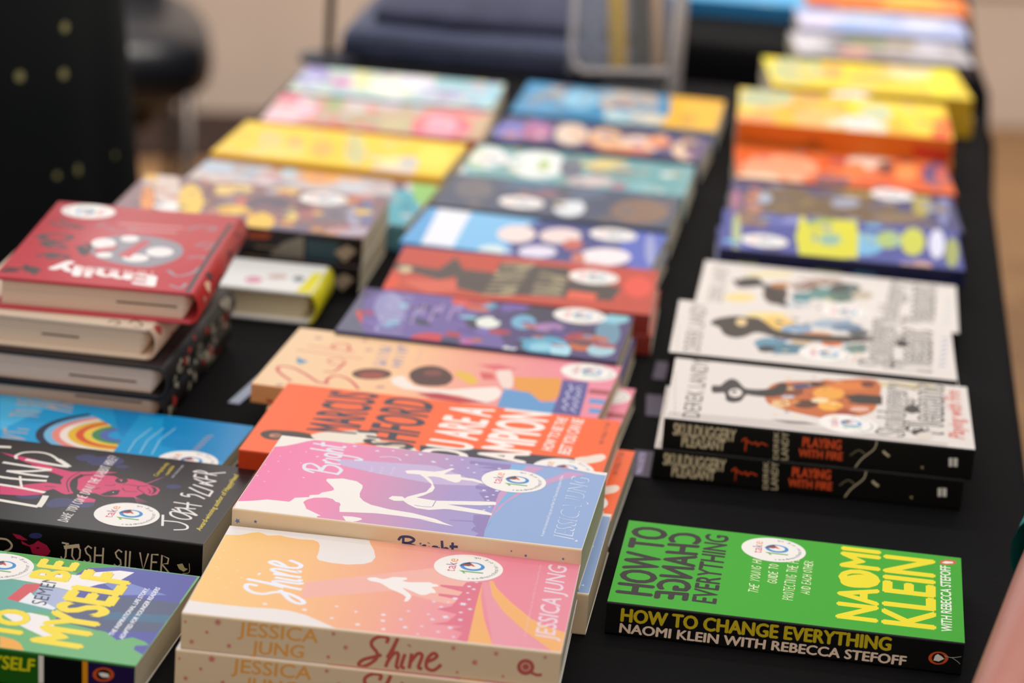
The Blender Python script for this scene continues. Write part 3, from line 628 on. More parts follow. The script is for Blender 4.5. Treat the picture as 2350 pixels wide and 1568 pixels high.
# --- comic annuals etc. behind
b=Book(.2614,2.2409,-4.4,.030,.015,.195,.123,'3a4898','10143e'); b.crop(0,0,1)
for q,c in (((1740,500,60,22),'8a6a58'),((1900,545,75,44),'8fb85a'),((1900,530,55,20),'c8c83c'),((1890,575,60,12),'d8d428'),((1985,560,45,26),'6fb4dc'),((2040,550,30,20),'a8c070'),((2095,555,28,32),'c8cc48'),((2150,560,18,34),'dcdcf0'),((2185,580,16,34),'a0a860'),((1690,540,10,50),'b4c088'),((1800,500,60,16),'5a6ab8'),((2100,610,40,10),'d8a898'),((2160,500,40,16),'5c5070'),((2020,510,60,12),'3c4a94')): b.ell(c,*q)
b.mottle(28,['5a68b8','343c80','6fb4dc','a8b060','8a90c8','2c3470'],(.03,.97,.05,.97),(5,11),41)
b.poly('d8d428',[(1835,590),(1835,500),(1848,500),(1870,560),(1885,520),(1900,565),(1915,500),(1965,505),(1968,585),(1955,592)],sm=2).ell('8ab4a0',1905,550,26,14)
b.sticker(1755,553)
b.poly('7c8a38',[(1690,600),(1740,604),(1740,612),(1690,610)],'f').poly('2c6a88',[(1960,622),(2010,628),(2010,636),(1960,632)],'f').poly('7c8a38',[(1870,618),(1930,624),(1930,632),(1870,626)],'f')
b.done().tag('blue comic paperback with yellow-green lettering, just behind the three white fantasy covers','blue comic paperbacks')
b.copy(.2590,2.2420,-3.6,.015,'blue paperback at the bottom of the pile with yellow-green lettering',)
b=Book(.2759,2.366,-2.6,.026,.013,.194,.117,'3a3e70','15183a'); b.crop(0,0,1)
for q,c in (((1800,465,80,38),'6a563c'),((1950,480,110,36),'685236'),((1730,460,22,30),'c07850'),((1755,455,16,12),'a8b4c8'),((1900,425,30,30),'4a4660'),((2010,440,80,12),'a88440'),((1940,465,34,12),'9aa0b0'),((2115,470,22,30),'b0a040'),((2165,480,12,40),'7c86b8'),((1690,460,10,26),'b06a88'),((2060,500,60,14),'806a50')): b.ell(c,*q)
b.mottle(45,['7e6a50','5c5878','8c7444','3c4070','9098b0','6a5c68'],(.03,.97,.05,.97),(5,11),32)
b.sticker(2048,447).done().tag('brown and navy paperback between the blue comic and the orange cover','navy and brown paperbacks')
b.copy(.2735,2.365,-3.4,.013,'navy paperback underneath the brown and navy one')
b=Book(.2880,2.5127,-1.9,.022,.022,.195,.120,'e4622a','8a4224'); b.crop(0,0,1)
for q,c in (((1790,385,90,30),'f0a078'),((1730,410,60,12),'f4d8b8'),((1990,372,50,16),'f4d4c0'),((2080,395,28,20),'f49858'),((1960,395,30,22),'e88048'),((2150,400,34,30),'6a5a80'),((1910,415,40,18),'7a5a68'),((2030,385,20,14),'5c4a48'),((2160,400,14,18),'d06a60')): b.ell(c,*q)
b.mottle(26,['f0a078','d86030','f4c8a0','e06c34','8c5468'],(.03,.97,.05,.97),(5,11),38)
b.done().tag('orange paperback with white shapes behind the brown and navy cover')
b=Book(.2983,2.6461,-3.9,.045,.0225,.200,.145,'f2b622','d86812','e03818'); b.crop(0,0,1)
for q,c in (((1720,220,30,40),'e8d060'),((1760,225,60,22),'b8c098'),((1860,210,40,30),'d8a850'),((2050,240,110,40),'f8d828'),((2120,270,50,40),'fcd820'),((1730,280,50,18),'f49858'),((1880,270,60,26),'f4b868'),((2010,262,36,22),'c8d0a8'),((1950,280,60,14),'e4dcc8'),((1990,295,50,14),'f0e0c8'),((2160,300,22,30),'f05828'),((1870,205,20,16),'f08c70')): b.ell(c,*q)
b.mottle(40,['f8c828','f0a040','e8d060','f8d828','f0b870','c8c890','f08848'],(.03,.97,.05,.97),(5,11),42)
b.sticker(1975,282)
b.ell('7c3a10',1865,332,22,10,'f').poly('c83018',[(2090,335),(2178,345),(2178,372),(2100,360)],'f').poly('b85a10',[(1700,310),(1900,335),(1900,350),(1700,330)],'f')
b.done().tag('yellow paperback with burnt orange spine on the two-high pile behind the orange cover','yellow and orange paperbacks')
b.copy(.2990,2.6450,-3.4,.0225,'yellow paperback lowest beneath the burnt orange spine')
b=Book(.3386,2.8426,.7,.040,.020,.200,.138,'f0d028','c89a20'); b.crop(0,0,1)
for q,c in (((1760,150,14,30),'e8d820'),((1830,160,60,30),'b8c088'),((1910,165,26,16),'e8a050'),((2100,165,70,18),'f4dca0'),((2160,190,30,40),'f8e828'),((2000,180,60,12),'e8b850'),((1960,135,40,8),'f0a080'),((1960,215,50,12),'f0e0c8')): b.ell(c,*q)
b.mottle(35,['f0d040','c8c878','f8e028','e8b448','f0a870'],(.03,.97,.05,.97),(5,11),46)
b.sticker(1950,222).done().tag('yellow and pale green paperback farthest back of the yellow ones','yellow and orange paperbacks')
b.copy(.3400,2.8410,1.6,.020,'yellow paperback under the pale green and yellow one at the back')
b=Book(.3761,3.050,1.2,.030,.015,.190,.118,'a8a4a8','5a4c50'); b.crop(0,0,1)
for q,c in (((1850,95,45,22),'c8c4cc'),((1990,95,60,16),'7c8a60'),((2080,95,50,14),'a89878'),((2140,100,40,22),'c4c0cc'),((1930,105,26,14),'58646c'),((2030,125,60,8),'8a7870'),((1960,120,40,12),'d0988c')): b.ell(c,*q)
b.mottle(30,['8c888c','c8c4cc','7c8a60','a07c70','58646c'],(.03,.97,.05,.97),(4,9),27)
b.done().tag('grey paperback with pale corners behind the yellow pile')
b=Book(.3920,3.2008,-1.5,.030,.015,.190,.118,'a8b4dc','6878a8'); b.crop(0,0,1)
for q,c in (((1880,50,60,18),'d0c8e0'),((1990,30,70,14),'c8ccd8'),((1980,55,80,10),'98b4e8'),((2120,50,50,20),'c8cce0'),((1950,20,30,8),'d8889c'),((2160,30,40,12),'f08c30')): b.ell(c,*q)
b.mottle(24,['c8d0e8','98b4e8','d8c8e0','c09cb0','88a0d8'],(.03,.97,.05,.97),(4,9),24)
b.done().tag('pale lavender blue paperback near the top right end of the row')
b=Book(.412,3.352,-2,.030,.015,.190,.12,'e87820','a84a14'); b.crop(0,0,1)
b.ell('f0b038',2090,5,70,14).ell('c84848',1880,8,40,10).ell('f49850',2160,25,30,12)
b.done().tag('orange paperback at the very back of the right-hand row')
b=Book(.237,3.390,-3,.020,.020,.198,.129,'4aa8dc','2c7cb0'); b.crop(0,0,1)
b.ell('a8d0ec',1740,15,50,10).ell('c8dcec',1660,12,60,8).ell('8cc4e8',1770,30,40,6)
b.done().tag('sky blue paperback lying on the second table left of the back row')
# ================================================================ middle row, nearest first
SP='e2c8a4'
gs=gradmat([(.0,'f8c878'),(.25,'f7be80'),(.48,'f2a98c'),(.66,'ee98a0'),(.8,'ea8698'),(1,'e98a9c')])
b=Book(-.0565,1.4120,-4.6,.041,.0205,.198,.127,'ece4e0',SP)
b.crop(400,1190,4.148)
def BB(p): return (((p[0]/4.7+900)-400)*4.148,((p[1]/4.7+1240)-1190)*4.148)
pk=[(465,155),(620,160),(720,140),(800,130),(850,145),(890,165),(1000,160),(1080,180),(1200,200),(1320,205),(1370,225),(1385,260),(1375,320),(1355,375),(1380,400),(1500,425),(1650,440),(1800,435),(1880,415),(1915,370),(1900,300),(1870,250),(1845,185)]+[BB((2040,235)),BB((1890,1215))]+[BB((800,1120)),(1545,1050),(1400,985),(1250,920),(1100,880),(950,860),(700,845),(450,820),(250,795),(110,775)]
b.poly(gs,pk)
b.poly('f2b3a6',[(1250,610),(1830,545),BB((450,300)),BB((830,330)),BB((830,640)),BB((600,690)),(2074,690),(1200,760)])
ND='df7188'
b.poly(ND,[BB(p) for p in [(800,455),(972,455),(905,700),(812,1108),(700,1070),(760,1000),(640,960),(770,930),(420,905),(600,880),(700,800),(480,745),(640,715),(700,640),(500,600),(500,575),(720,600),(760,560),(520,500),(520,480),(760,500)]])
OR='f3b06a'
b.poly('ea96a4',[BB(p) for p in [(972,460),(1060,450),(1110,620),(1220,780),(1450,1010),(1720,1200),(1085,1135)]])
b.poly(OR,[BB(p) for p in [(972,455),(955,620),(990,850),(1080,1125),(812,1108),(905,700)]])
b.poly(OR,[BB(p) for p in [(1048,440),(1085,440),(1130,520),(1270,660),(1500,850),(1700,945),(1895,1005),(1875,1225),(1720,1195),(1450,1000),(1200,770),(1080,600)]])
b.poly('f4ece8',[(1835,578),(1855,565),(1920,563),(1990,580),(2074,560)]+[BB(p) for p in [(60,400),(150,405),(160,425),(110,440),(200,455),(400,455),(430,470),(490,480),(492,500),(425,508),(465,545),(465,572),(420,568),(380,585),(310,592),(200,545),(110,515),(190,580),(205,615),(165,660),(125,655),(150,612),(60,560)]]+[(2050,670),(1960,615),(1880,600)],sm=2)
b.stars('e6e6f4',[BB(p) for p in [(680,630),(765,690),(575,830),(625,945),(140,940)]],2.4,n=6)
b.stars('dfe0f0',[BB(p) for p in [(275,1015),(495,990),(320,930),(95,855),(740,780),(735,860),(435,855),(390,800),(660,1045),(815,570),(880,530),(530,720),(605,668),(830,500),(910,455),(830,640),(840,745),(175,765),(450,665)]],1.5,n=6)
b.stars('f0ecf4',[(862,815),(1240,870),(1500,950),(1545,838),(1730,890),(1990,918),(1745,1010),(1985,975),(1990,1055)],1.7,n=6)
b.stars('f7e4c4',[(470,305),(435,378),(335,405),(400,462),(600,497),(422,570),(545,608),(718,598),(300,618),(345,722),(486,660),(665,795),(600,395),(640,565),(415,485),(430,815)],.8,n=6)
b.crop(400,1190,4.148).hand(SHINE,'eef0fa',[(1245,820),(1228,415),(700,750)],2.7,sm=5)
b.crop(900,1240,4.7).text('JESSICA JUNG','ecd2dc',[(1745,1085),(1885,290),(1540,1050)],bold=.012)
b.text('A novel from international K-pop star and New York Times bestselling author','f0b8be',[(1440,1040),(1612,262),(1412,1036)],bold=-.0)
b.sticker(823,300)
b.crop(400,1190,4.148)
b.text('JESSICA','e8a450',[(600,1110),(1368,1188),(612,985)],'f',bold=.015).text('JUNG','e8a450',[(725,1283),(1228,1332),(738,1165)],'f',bold=.015)
FLW='cf7f72'
b.stars(FLW,[(415,990),(165,1175),(1630,1230)]+[BB(p) for p in [(890,1320)]],2.1,'f',n=8).stars(FLW,[(105,985),(310,1085),(520,1215),(1465,1320),(1515,1100)]+[BB(p) for p in [(660,1165),(1120,1225),(1650,1265),(700,1425),(1195,1470)]],1.5,'f',n=8)
b.hand(SHINE,'c0584e',[(1750,1415),BB((515,1425)),(1800,1125)],1.9,'f',sm=5)
b.crop(900,1240,4.7)
b.ell('bb5a52',1440,1370,95,88,'f').ell('e0b49a',1440,1368,52,46,'f').ell('bb5a52',1440,1368,38,34,'f').line('bb5a52',1.6,[(1500,1430),(1560,1455),(1615,1452)],'f')
b.done().tag('orange-to-pink paperback with white lettering and a dancing woman, upper of its pair at the front','novels with cream spines')
b.copy(-.0585,1.4105,-4.9,.0205,'orange-to-pink paperback lower of its pair, only its cream spine showing')
gb=gradmat([(.0,'f07aa8'),(.22,'ee88b0'),(.42,'c895ba'),(.58,'a996c8'),(.72,'9a9cd0'),(1,'8ca6d8')])
b=Book(-.0436,1.5384,-6.9,.050,.025,.198,.1275,'f2e9df',SP)
b.crop(500,980,4.7)
def DD(p): return (p[0]+(900-500)*4.7,p[1]+(1030-980)*4.7)
b.poly(gb,[(595,215),(720,207),(850,182),(960,155),(1040,142)]+[DD(p) for p in [(1000,30),(2310,298),(2060,1120)]]+[(900,1010),(165,1010),(165,700)])
b.poly('c6b2d8',[(1250,350),(1400,352),(1650,370),(2350,420),DD((960,370)),DD((900,400)),(2350,620),(1700,500),(1350,420)])
BLU='8fabd8'; CTY='8f7fb8'
b.poly(CTY,[DD(p) for p in [(840,130),(1290,175),(1250,300),(1080,290),(1180,260),(960,250),(1120,230),(930,200),(1100,190),(840,165)]])
b.poly(CTY,[DD(p) for p in [(900,398),(1180,420),(1185,470),(1060,800),(985,968),(870,962),(930,915),(850,880),(880,845),(905,845),(865,790),(620,775),(620,768),(870,778),(880,712),(1075,720),(1090,600),(960,590),(1000,560),(930,470),(1040,470),(900,430)]])
b.poly(BLU,[DD(p) for p in [(1290,165),(2310,290),(2060,1120),(984,965),(1000,880),(1060,800),(1130,590),(1170,470)]])
b.poly('7fb0dc',[DD(p) for p in [(1170,470),(1300,170),(1460,185),(1380,330),(1420,480),(1200,620),(1060,790),(1000,880),(1130,590)]],sm=0)
b.poly('c99bc4',[DD(p) for p in [(1455,185),(1645,205),(1400,330),(1240,470),(1130,620),(1020,830),(1150,480)]])
b.poly('c99bc4',[DD(p) for p in [(1890,248),(2090,275),(1780,350),(1420,470),(1220,590),(1060,760),(1150,620),(1400,440),(1620,350)]])
W_='f4ede6'
b.poly(W_,[(150,915),(215,802),(380,797),(530,783),(650,795),(770,808),(800,790),(830,765),(985,758),(990,738),(1090,730),(1125,708),(1230,690),(1255,675),(1240,650),(1200,612),(1168,580),(1180,560),(1350,557),(1500,588),(1560,630),(1560,660),(1530,715),(1532,760),(1570,800),(1650,840),(1850,890),(2100,930),(2350,995)]+[DD(p) for p in [(0,690),(200,715),(400,760),(560,800),(665,838),(500,808),(300,762)]]+[(2350,1018),(1950,960),(1700,932),(1450,922),(1312,918),(1312,860),(1325,840),(1310,818),(1270,808),(1240,780),(1170,763),(1040,765),(960,785),(920,812),(940,850),(955,885),(1000,905),(1110,958),(1065,965),(1090,1008),(150,960)])
b.poly(W_,[(1343,962),(1450,968),(1545,985),(1555,1000),(1500,1018),(1390,1030)])
b.poly(W_,[DD(p) for p in [(140,245),(155,235),(260,232),(330,238),(450,248),(540,240),(640,210),(675,218),(590,255),(560,278),(735,278),(745,310),(880,325),(960,350),(990,382),(860,348),(745,335),(725,360),(680,368),(600,342),(520,312),(440,300),(380,302),(425,340),(445,385),(432,395),(415,375),(350,315),(300,280),(160,268)]])
b.poly(W_,[(1838,772),(1880,746),(1990,752),(2015,772),(2050,752),(2245,702),(2290,655)]+[DD(p) for p in [(410,430),(425,390),(445,390),(460,425),(435,462),(350,500),(262,528),(380,548),(470,562),(1090,572),(1122,580),(1118,608),(950,612),(600,602),(800,638),(980,668),(1078,700),(1070,720),(980,710),(800,682),(620,655),(560,652),(400,662),(260,642),(170,600),(130,570),(100,555)]]+[(1990,800),(1900,798)])
b.line('8f7fb8',.6,[DD((240,610)),DD((330,625)),DD((430,630))]).line('8f7fb8',.5,[DD((470,565)),DD((435,625))])
b.stars('fbe6ee',[(512,407),(652,372),(782,272),(895,388),(770,460),(425,525),(503,590),(548,480),(925,548),(950,270),(672,315),(588,250),(1020,230)],.8)
b.stars('dfe2f4',[DD(p) for p in [(160,70),(310,65),(590,112),(640,180),(450,145),(755,120),(820,208),(910,170),(885,258),(1155,215),(990,450),(1020,520),(1090,500),(1035,558),(1050,630),(990,662),(1130,455)]]+[(1475,208),(1720,260),(1890,258),(2035,302),(2180,295),(2320,375)],1.5)
b.line('d3d6ea',1.0,[(1745,325),(1860,322),(1950,340),(1975,365)])
SIL='e2e4ee'
b.hand(BRIGHT,SIL,[(1315,535),(1390,200),(930,480)],2.2,sm=5)
b.crop(900,1030,4.7)
b.text('JESSICA JUNG','dfe6ee',[(1932,992),(2128,328),(1735,952)],bold=-.004).text('JESSICA JUNG',BLU,[(1926,982),(2122,332),(1742,948)],bold=-.032)
b.text('A novel from international K-pop star and New York Times bestselling author of Shine','e8ecf4',[(1632,948),(1850,292),(1596,942)],bold=0)
b.text('Never','dccbe4',[(-215,250),(-200,195),(-250,248)]) .text('give up','dccbe4',[(-120,270),(-90,200),(-155,268)]).text('your light','dccbe4',[(0,280),(35,195),(-35,276)])
b.sticker(1312,350)
b.stars('5c6a94',[(305,1025),(1285,1105),(1440,1155),(1845,1190),(2180-1880+0,1262)],.9,'f',n=8)
b.hand(BRIGHT,'3c4468',[(80,1100),(720,1165),(62,945)],1.5,'f',sm=5)
b.crop(500,980,4.7).stars('6c7cac',[(212,1015)],2,'f').stars('5c6a94',[(405,1022)],1,'f')
b.done().tag('pink-to-blue paperback with two white running figures, upper of its pair','novels with cream spines')
b.copy(-.0420+.0035,1.5375-.003,-6.4,.025,'pink-to-blue paperback lower of its pair, only a blue edge and pages showing')
# orange cover
OG='f8682c'
b=Book(-.0437,1.6795,-7.3,.034,.017,.220,.134,'f9642a','c23a12'); b.crop(500,650,2.35)
NV='2c3246'
b.poly(NV,[(1090,875),(1400,895),(1700,925),(1920,945),(1990,965),(1960,985),(1700,990),(1300,960),(1090,925)])
b.poly('3a2a28',[(228,815),(245,800),(290,792),(345,795),(420,800),(500,815),(520,840),(440,838),(345,842),(300,846),(250,835)],sm=2).ell('a06850',310,822,34,13).ell('c48468',290,822,14,8)
b.poly('eee2d0',[(500,818),(620,800),(770,797),(850,812),(880,850),(1000,860),(1060,890),(1065,915),(900,900),(820,860),(700,868),(560,855)],sm=2)
b.poly('c8b49c',[(820,850),(1000,858),(1050,885),(900,880)]).poly(NV,[(740,790),(860,800),(870,812),(760,806)])
b.text('MARCUS',NV,[(742,815),(868,600),(480,792)],bold=.02).text('RASHFORD',NV,[(999,990),(1168,640),(735,955)],bold=.02)
CWH='fbeee6'
b.text('YOU ARE A',CWH,[(1300,1005),(1492,682),(1065,975)],bold=.03).text('CHAMPION',CWH,[(1590,1080),(1798,702),(1330,1052)],bold=.03)
b.text('HOW TO BE THE',CWH,[(1800,907),(1888,730),(1745,897)],bold=.02).text('BEST YOU CAN BE',CWH,[(1895,928),(1975,738),(1833,917)],bold=.02)
b.marks(13,'8c4030',[(2078,870),(2118,752),(2055,866)],.7,9)
b.poly('f0dccc',[(1925,945),(1990,935),(2070,922),(2092,940),(2065,962),(1990,975),(1940,985)],sm=2)
b.sticker(1862,1005).done().tag('orange paperback with navy and white capitals, upper of its pair','orange paperbacks')
b.copy(-.0437+.010,1.6795-.007,-7.6,.017,'orange paperback lower of its pair, orange corner sticking out beside the black cloth')
# peach romance cover, back edge resting a little higher
gg=gradmat([(0,'f3cfa4'),(.35,'f5c494'),(.55,'f0a890'),(.8,'ec9096'),(1,'ec8aa0')])
b=Book(-.0460,1.8120,-8.9,.030,.0135,.228,.130,gg,'d89058'); b.crop(500,700,5.2275)
RD='d24550'
b.hand([[(a/1000,q/1000) for a,q in st] for st in []],RD,[(0,0),(1,0),(0,1)],1)
for w_,pts in ((2.2,[(880,910),(760,830),(712,770),(760,735),(900,755),(1050,830),(1200,925),(1340,945)]),(2.2,[(1290,935),(1340,870),(1450,850),(1580,900),(1690,1010)]),(1.8,[(1600,540),(1500,545),(1400,520),(1370,490),(1450,470),(1560,480),(1580,535)]),(1.9,[(1640,570),(1400,530),(1080,490)]),(1.9,[(1740,650),(1400,600),(940,540)]),(1.9,[(1540,690),(1450,720),(1350,700),(1330,660),(1450,640),(1540,680)]),(1.8,[(1270,800),(1400,795),(1530,690)])):
    b.line(RD if w_!=1.9 else 'e08a7c',w_,pts)
b.poly('5c94b8',[(945,640),(975,632),(1000,650),(1080,680),(1010,705),(955,700)],sm=2)
for q in ((1205,395,50,16),(1760,425,30,14),(1950,985,60,16),(740,960,50,14),(1810,540,50,14)): b.ell('c89888',*q)
b.crop(500,650,2.35)
VI='8080b0'
b.marks(5,VI,[(905,445),(950,330),(835,440)],1.8,7).marks(6,VI,[(990,455),(1035,335),(930,450)],1.8,8)
for k in range(5): b.line('c8a0a4',1,[(1060+k*6,420-k*14),(1085+k*6,423-k*14)],sm=0)
b.poly('f2e6dc',[(930,520),(1000,500),(1060,555),(1250,575),(1500,560),(1522,610),(1440,645),(1300,605),(1000,570)],sm=2)
b.ell('5c2c2a',830,490,108,30).ell('9c4238',830,498,70,18).poly('4a2628',[(1030,490),(1080,455),(1160,445),(1230,465),(1270,510),(1230,550),(1130,555),(1060,540)],sm=2).ell('7c4038',1160,485,50,16)
b.poly('e8b840',[(1270,480),(1340,480),(1400,520),(1380,548),(1330,530)],sm=2).poly('b82c3c',[(1070,595),(1190,592),(1300,615),(1450,645),(1300,645),(1150,622)])
b.poly('d85a60',[(1410,480),(1480,485),(1500,520),(1430,520)]).poly('efd8cc',[(1500,450),(1580,470),(1590,560),(1530,560)],sm=2)
b.poly('e89a3c',[(1595,505),(1850,512),(1845,610),(1780,640),(1660,610),(1600,560)]).poly('5a98cc',[(1545,570),(1680,590),(1740,640),(1845,640),(1845,720),(1500,680)])
b.poly('e06070',[(1400,440),(1520,440),(1620,465),(1500,470)],sm=0)
b.poly('505094',[(1860,520),(2000,535),(1985,600),(1950,720),(1800,700),(1840,600)],sm=0).hand([[(0,.2),(.1,.8),(.2,.2),(.3,.7),(.4,.2),(.5,.9),(.6,.2),(.7,.6),(.8,.2),(.9,.8),(1,.2)],[(0,1.2),(.1,1.7),(.2,1.2),(.35,1.8),(.5,1.3),(.65,1.7),(.8,1.2),(1,1.6)]],'c8c8e4',[(1940,700),(1975,560),(1890,690)],1.2,sm=3)
for k,c in enumerate(('a84c54','ec8aa0','5a98cc','ec8aa0','5a98cc','ec8aa0')): b.poly(c,[(2005,570+k*26),(2175,588+k*26),(2165,612+k*26),(1998,596+k*26)])
b.sticker(2000,482)
b.line('a03c34',2,[(262,628),(285,640),(295,632)],'f').done().tag('peach romance paperback with red handwriting and illustrated couple, upper of its pair','peach romance paperbacks')
b.copy(-.0460+.011,1.8120-.006,-8.2,.016,'peach romance paperback lower of its pair, only a pink corner showing')
# purple and teal cover
b=Book(-.0185,1.9265,-7.1,.033,.0165,.198,.110,'463c74','2c2848'); b.crop(700,400,2.4737)
NVY='2e3450'
b.poly('5c607c',[(100,760),(330,660),(330,760),(290,820),(380,900),(380,960),(50,900)]).poly('d85040',[(285,780),(310,770),(355,870),(335,880)])
b.poly('6a5ca0',[(380,680),(700,640),(1000,720),(1100,900),(1080,1020),(400,930),(330,800)],sm=3)
for q,c in (((480,760,90,90),'8f90c0'),((1010,840,100,46),NVY),((1040,842,70,32),'e8ece4'),((700,940,110,40),'cc3c4c'),((950,720,120,34),'d85048'),((1200,760,90,34),'6a58a4'),((1350,790,110,50),NVY),((1240,840,70,40),'6fb0d0'),((1240,1000,90,50),NVY),((1360,970,130,50),'4fa4c4'),((1340,980,70,24),'8ccce0'),((1450,1000,60,40),'a8dcec'),((1380,870,90,24),'a87cb0'),((1560,930,90,30),'a83848'),((1570,970,70,34),'c8643c'),((1720,900,70,80),'6894ac'),((1770,820,70,30),'8cc8d4'),((1680,1000,80,34),'a4ccd8'),((1160,990,40,16),'e8ecf0'),((900,950,60,20),'b85a9c'),((1000,760,60,14),'b080b8')): b.ell(c,*q)
b.mottle(50,['5c4c94','4fa4c4','8ccce0','b03848','2e3450','7a68b0','c8643c','384068'],(.03,.97,.05,.97),(5,11),42)
b.marks(7,'b8b8dc',[(545,905),(620,690),(400,890)],1.6,3)
for k in range(3): b.line('b49cc8',1.3,[(600+k*105,850-k*10),(640+k*105,760-k*6),(660+k*105,790-k*6),(680+k*105,740-k*2)],sm=4)
b.sticker(1560,805).done().tag('purple paperback with light blue figures just behind the peach romance cover','middle row paperbacks')
b.copy(-.0150,1.9255,-6.6,.0165,'purple paperback lower copy under the one with light blue figures')
# red cover
b=Book(.0054,2.0513,-4.6,.031,.0155,.198,.120,'c24434','8a3028'); b.crop(700,400,2.4737)
b.poly('46403f',[(500,500),(760,540),(860,470),(900,540),(1080,560),(1110,500),(1500,530),(1500,600),(1800,640),(1740,720),(1480,700),(1300,690),(1000,680),(840,640),(860,580),(760,600),(620,560),(510,540)])
b.poly('e04c2c',[(340,690),(520,560),(540,620),(420,690)]).poly('d8604c',[(540,600),(860,600),(860,660),(700,680)]).ell('c8502c',950,720,100,40)
b.marks(8,'c4b68c',[(1180,690),(1300,500),(1000,690)],2.0,4).marks(5,'c4b68c',[(1450,700),(1500,570),(1280,680)],1.8,5)
b.ell('e85040',1890,640,80,60).ell('4a3c3a',1690,690,60,24).ell('c8b890',570,540,40,20).poly('e86048',[(1500,660),(1660,680),(1640,720),(1480,700)])
b.sticker(1640,585).done().tag('red and black paperback with gold title in the middle row','middle row paperbacks')
b.copy(.0075,2.0500,-4.3,.0155,'red paperback lower copy beneath the gold-titled red and black cover')
b=Book(.0129,2.1813,-9.0,.028,.014,.198,.112,'5aa8e0','3c78b0'); b.crop(700,400,2.4737)
b.mottle(20,['d8c8d8','4c60b4','c86464','8ca0d8','f0e4e8'],(.4,.95,.05,.95),(5,11),39)
b.poly('e8ecf6',[(760,190),(955,200),(830,430),(650,410)]).poly('7cc0ec',[(955,200),(1300,260),(1150,330),(1100,460),(830,430)])
b.poly('3a4686',[(1150,330),(1350,260),(2060,330),(1960,570),(1180,480)]).poly('5468c0',[(1750,310),(2060,330),(1960,570),(1850,560)])
for q,c in (((1200,340,110,50),'f0dcd8'),((1450,350,120,44),'ecd8d4'),((1060,430,80,26),'e0ece8'),((1320,440,110,34),'e4dcf0'),((1520,400,60,30),'c86458'),((1700,470,150,50),'f4e8ec'),((1620,520,70,30),'f0dcd8'),((1550,480,40,34),'d07860'),((1960,430,30,90),'98a0d0')): b.ell(c,*q)
b.sticker(1750,345).done().tag('sky blue paperback with a white panel in the middle row','middle row paperbacks')
b.copy(.0140,2.1805,-8.6,.014,'sky blue paperback lower copy beneath the white panel cover')
b=Book(.0301,2.3149,-7.4,.025,.0125,.198,.110,'48546c','303848'); b.crop(700,400,2.4737)
for q,c in (((960,80,110,60),'6c6c74'),((1330,110,120,22),'8c6878'),((1500,190,90,50),'e0e4e8'),((1900,210,170,70),'886c5c'),((1600,110,110,30),'5c6c84'),((1300,60,180,16),'4c7894')): b.ell(c,*q)
b.mottle(40,['48546c','5c6c84','806858','38445c','8c7868','4c7088'],(.1,.98,.05,.98),(4,9),37)
b.sticker(1230,160).done().tag('slate blue paperback with brown corner panel and white box in the middle row','middle row paperbacks')
b.copy(.0310,2.3140,-7.0,.0125,'slate blue paperback lower copy beneath the brown corner panel cover')
b=Book(.0476,2.4398,-7.0,.022,.011,.198,.114,'76a8ac','4c7c80'); b.crop(900,120,2.866)
for q,c in (((640,690,110,70),'e4e8e4'),((960,740,190,90),'e8ece8'),((1000,740,36,40),'a8cc80'),((560,700,60,70),'c8dcb0'),((1180,760,80,70),'6c7080'),((1400,740,160,34),'e4cc84'),((1450,790,160,20),'8c7c6c'),((1300,850,150,34),'d4c0c0'),((1480,880,60,18),'b87088'),((1800,830,120,100),'6aa4a8'),((1650,900,100,30),'88bcc4'),((440,780,50,60),'d8e0e4')): b.ell(c,*q)
b.mottle(40,['6aa4a8','88bcc4','c8b880','a89c8c','e0e4e0','588c94'],(.03,.97,.05,.97),(4,9),32)
b.sticker(650,700).done().tag('pale green and teal paperback with white bubbles in the middle row','middle row paperbacks')
b.copy(.0480,2.4390,-6.8,.011,'teal paperback lower copy beneath the white bubbles cover')
b=Book(.0683,2.5790,-9.4,.019,.0095,.198,.096,'4c4a74','34345c'); b.crop(900,120,2.866)
for q,c in (((800,520,130,60),'7478c4'),((950,520,100,60),'b06a98'),((1180,540,110,70),'e4ccb8'),((1400,570,110,70),'e8b890'),((1620,610,130,60),'f0d0b8'),((1530,650,180,30),'d88858'),((1750,590,80,40),'e89060'),((1900,640,60,50),'ecc8a4'),((1600,500,140,20),'b89878'),((1950,620,40,30),'4c4c60')): b.ell(c,*q)
b.mottle(45,['f0d0b8','d88858','6c6cb8','b06a98','5c5474','e8b890','a85c50'],(.03,.97,.05,.97),(4,9),15)
b.done().tag('indigo children\'s paperback with warm faces, second from the far end of the middle row','middle row paperbacks')
b.copy(.0690,2.5785,-9.0,.0095,'indigo paperback lower copy beneath the warm faces cover')
b=Book(.0881,2.7200,-6.8,.019,.0095,.198,.140,'3c88b4','2c6890'); b.crop(900,120,2.866)
for q,c in (((960,210,90,40),'3c98cc'),((1050,300,120,60),'80929c'),((1240,310,120,60),'8cc0dc'),((880,390,120,50),'3c90c0'),((1560,330,200,80),'b8aca4'),((1500,360,70,30),'a06c64'),((1500,420,110,50),'b0ccd4'),((1680,440,120,40),'d8ccb4'),((1350,480,160,24),'6c8c94')): b.ell(c,*q)
b.mottle(45,['3c98cc','8cc0dc','a09890','c8c0b8','2c78a8','70a8c0','905c58'],(.05,.68,.05,.95),(5,11),46)
b.poly('f0b424',[(1830,270),(2200,310),(2100,580),(1720,530),(1830,400)]).ell('c89430',1940,440,60,30)
b.done().tag('blue paperback with a bright yellow panel at the far end of the middle row','middle row paperbacks')
b.copy(.0885,2.7190,-6.5,.0095,'blue paperback lower copy beneath the bright yellow panel cover')
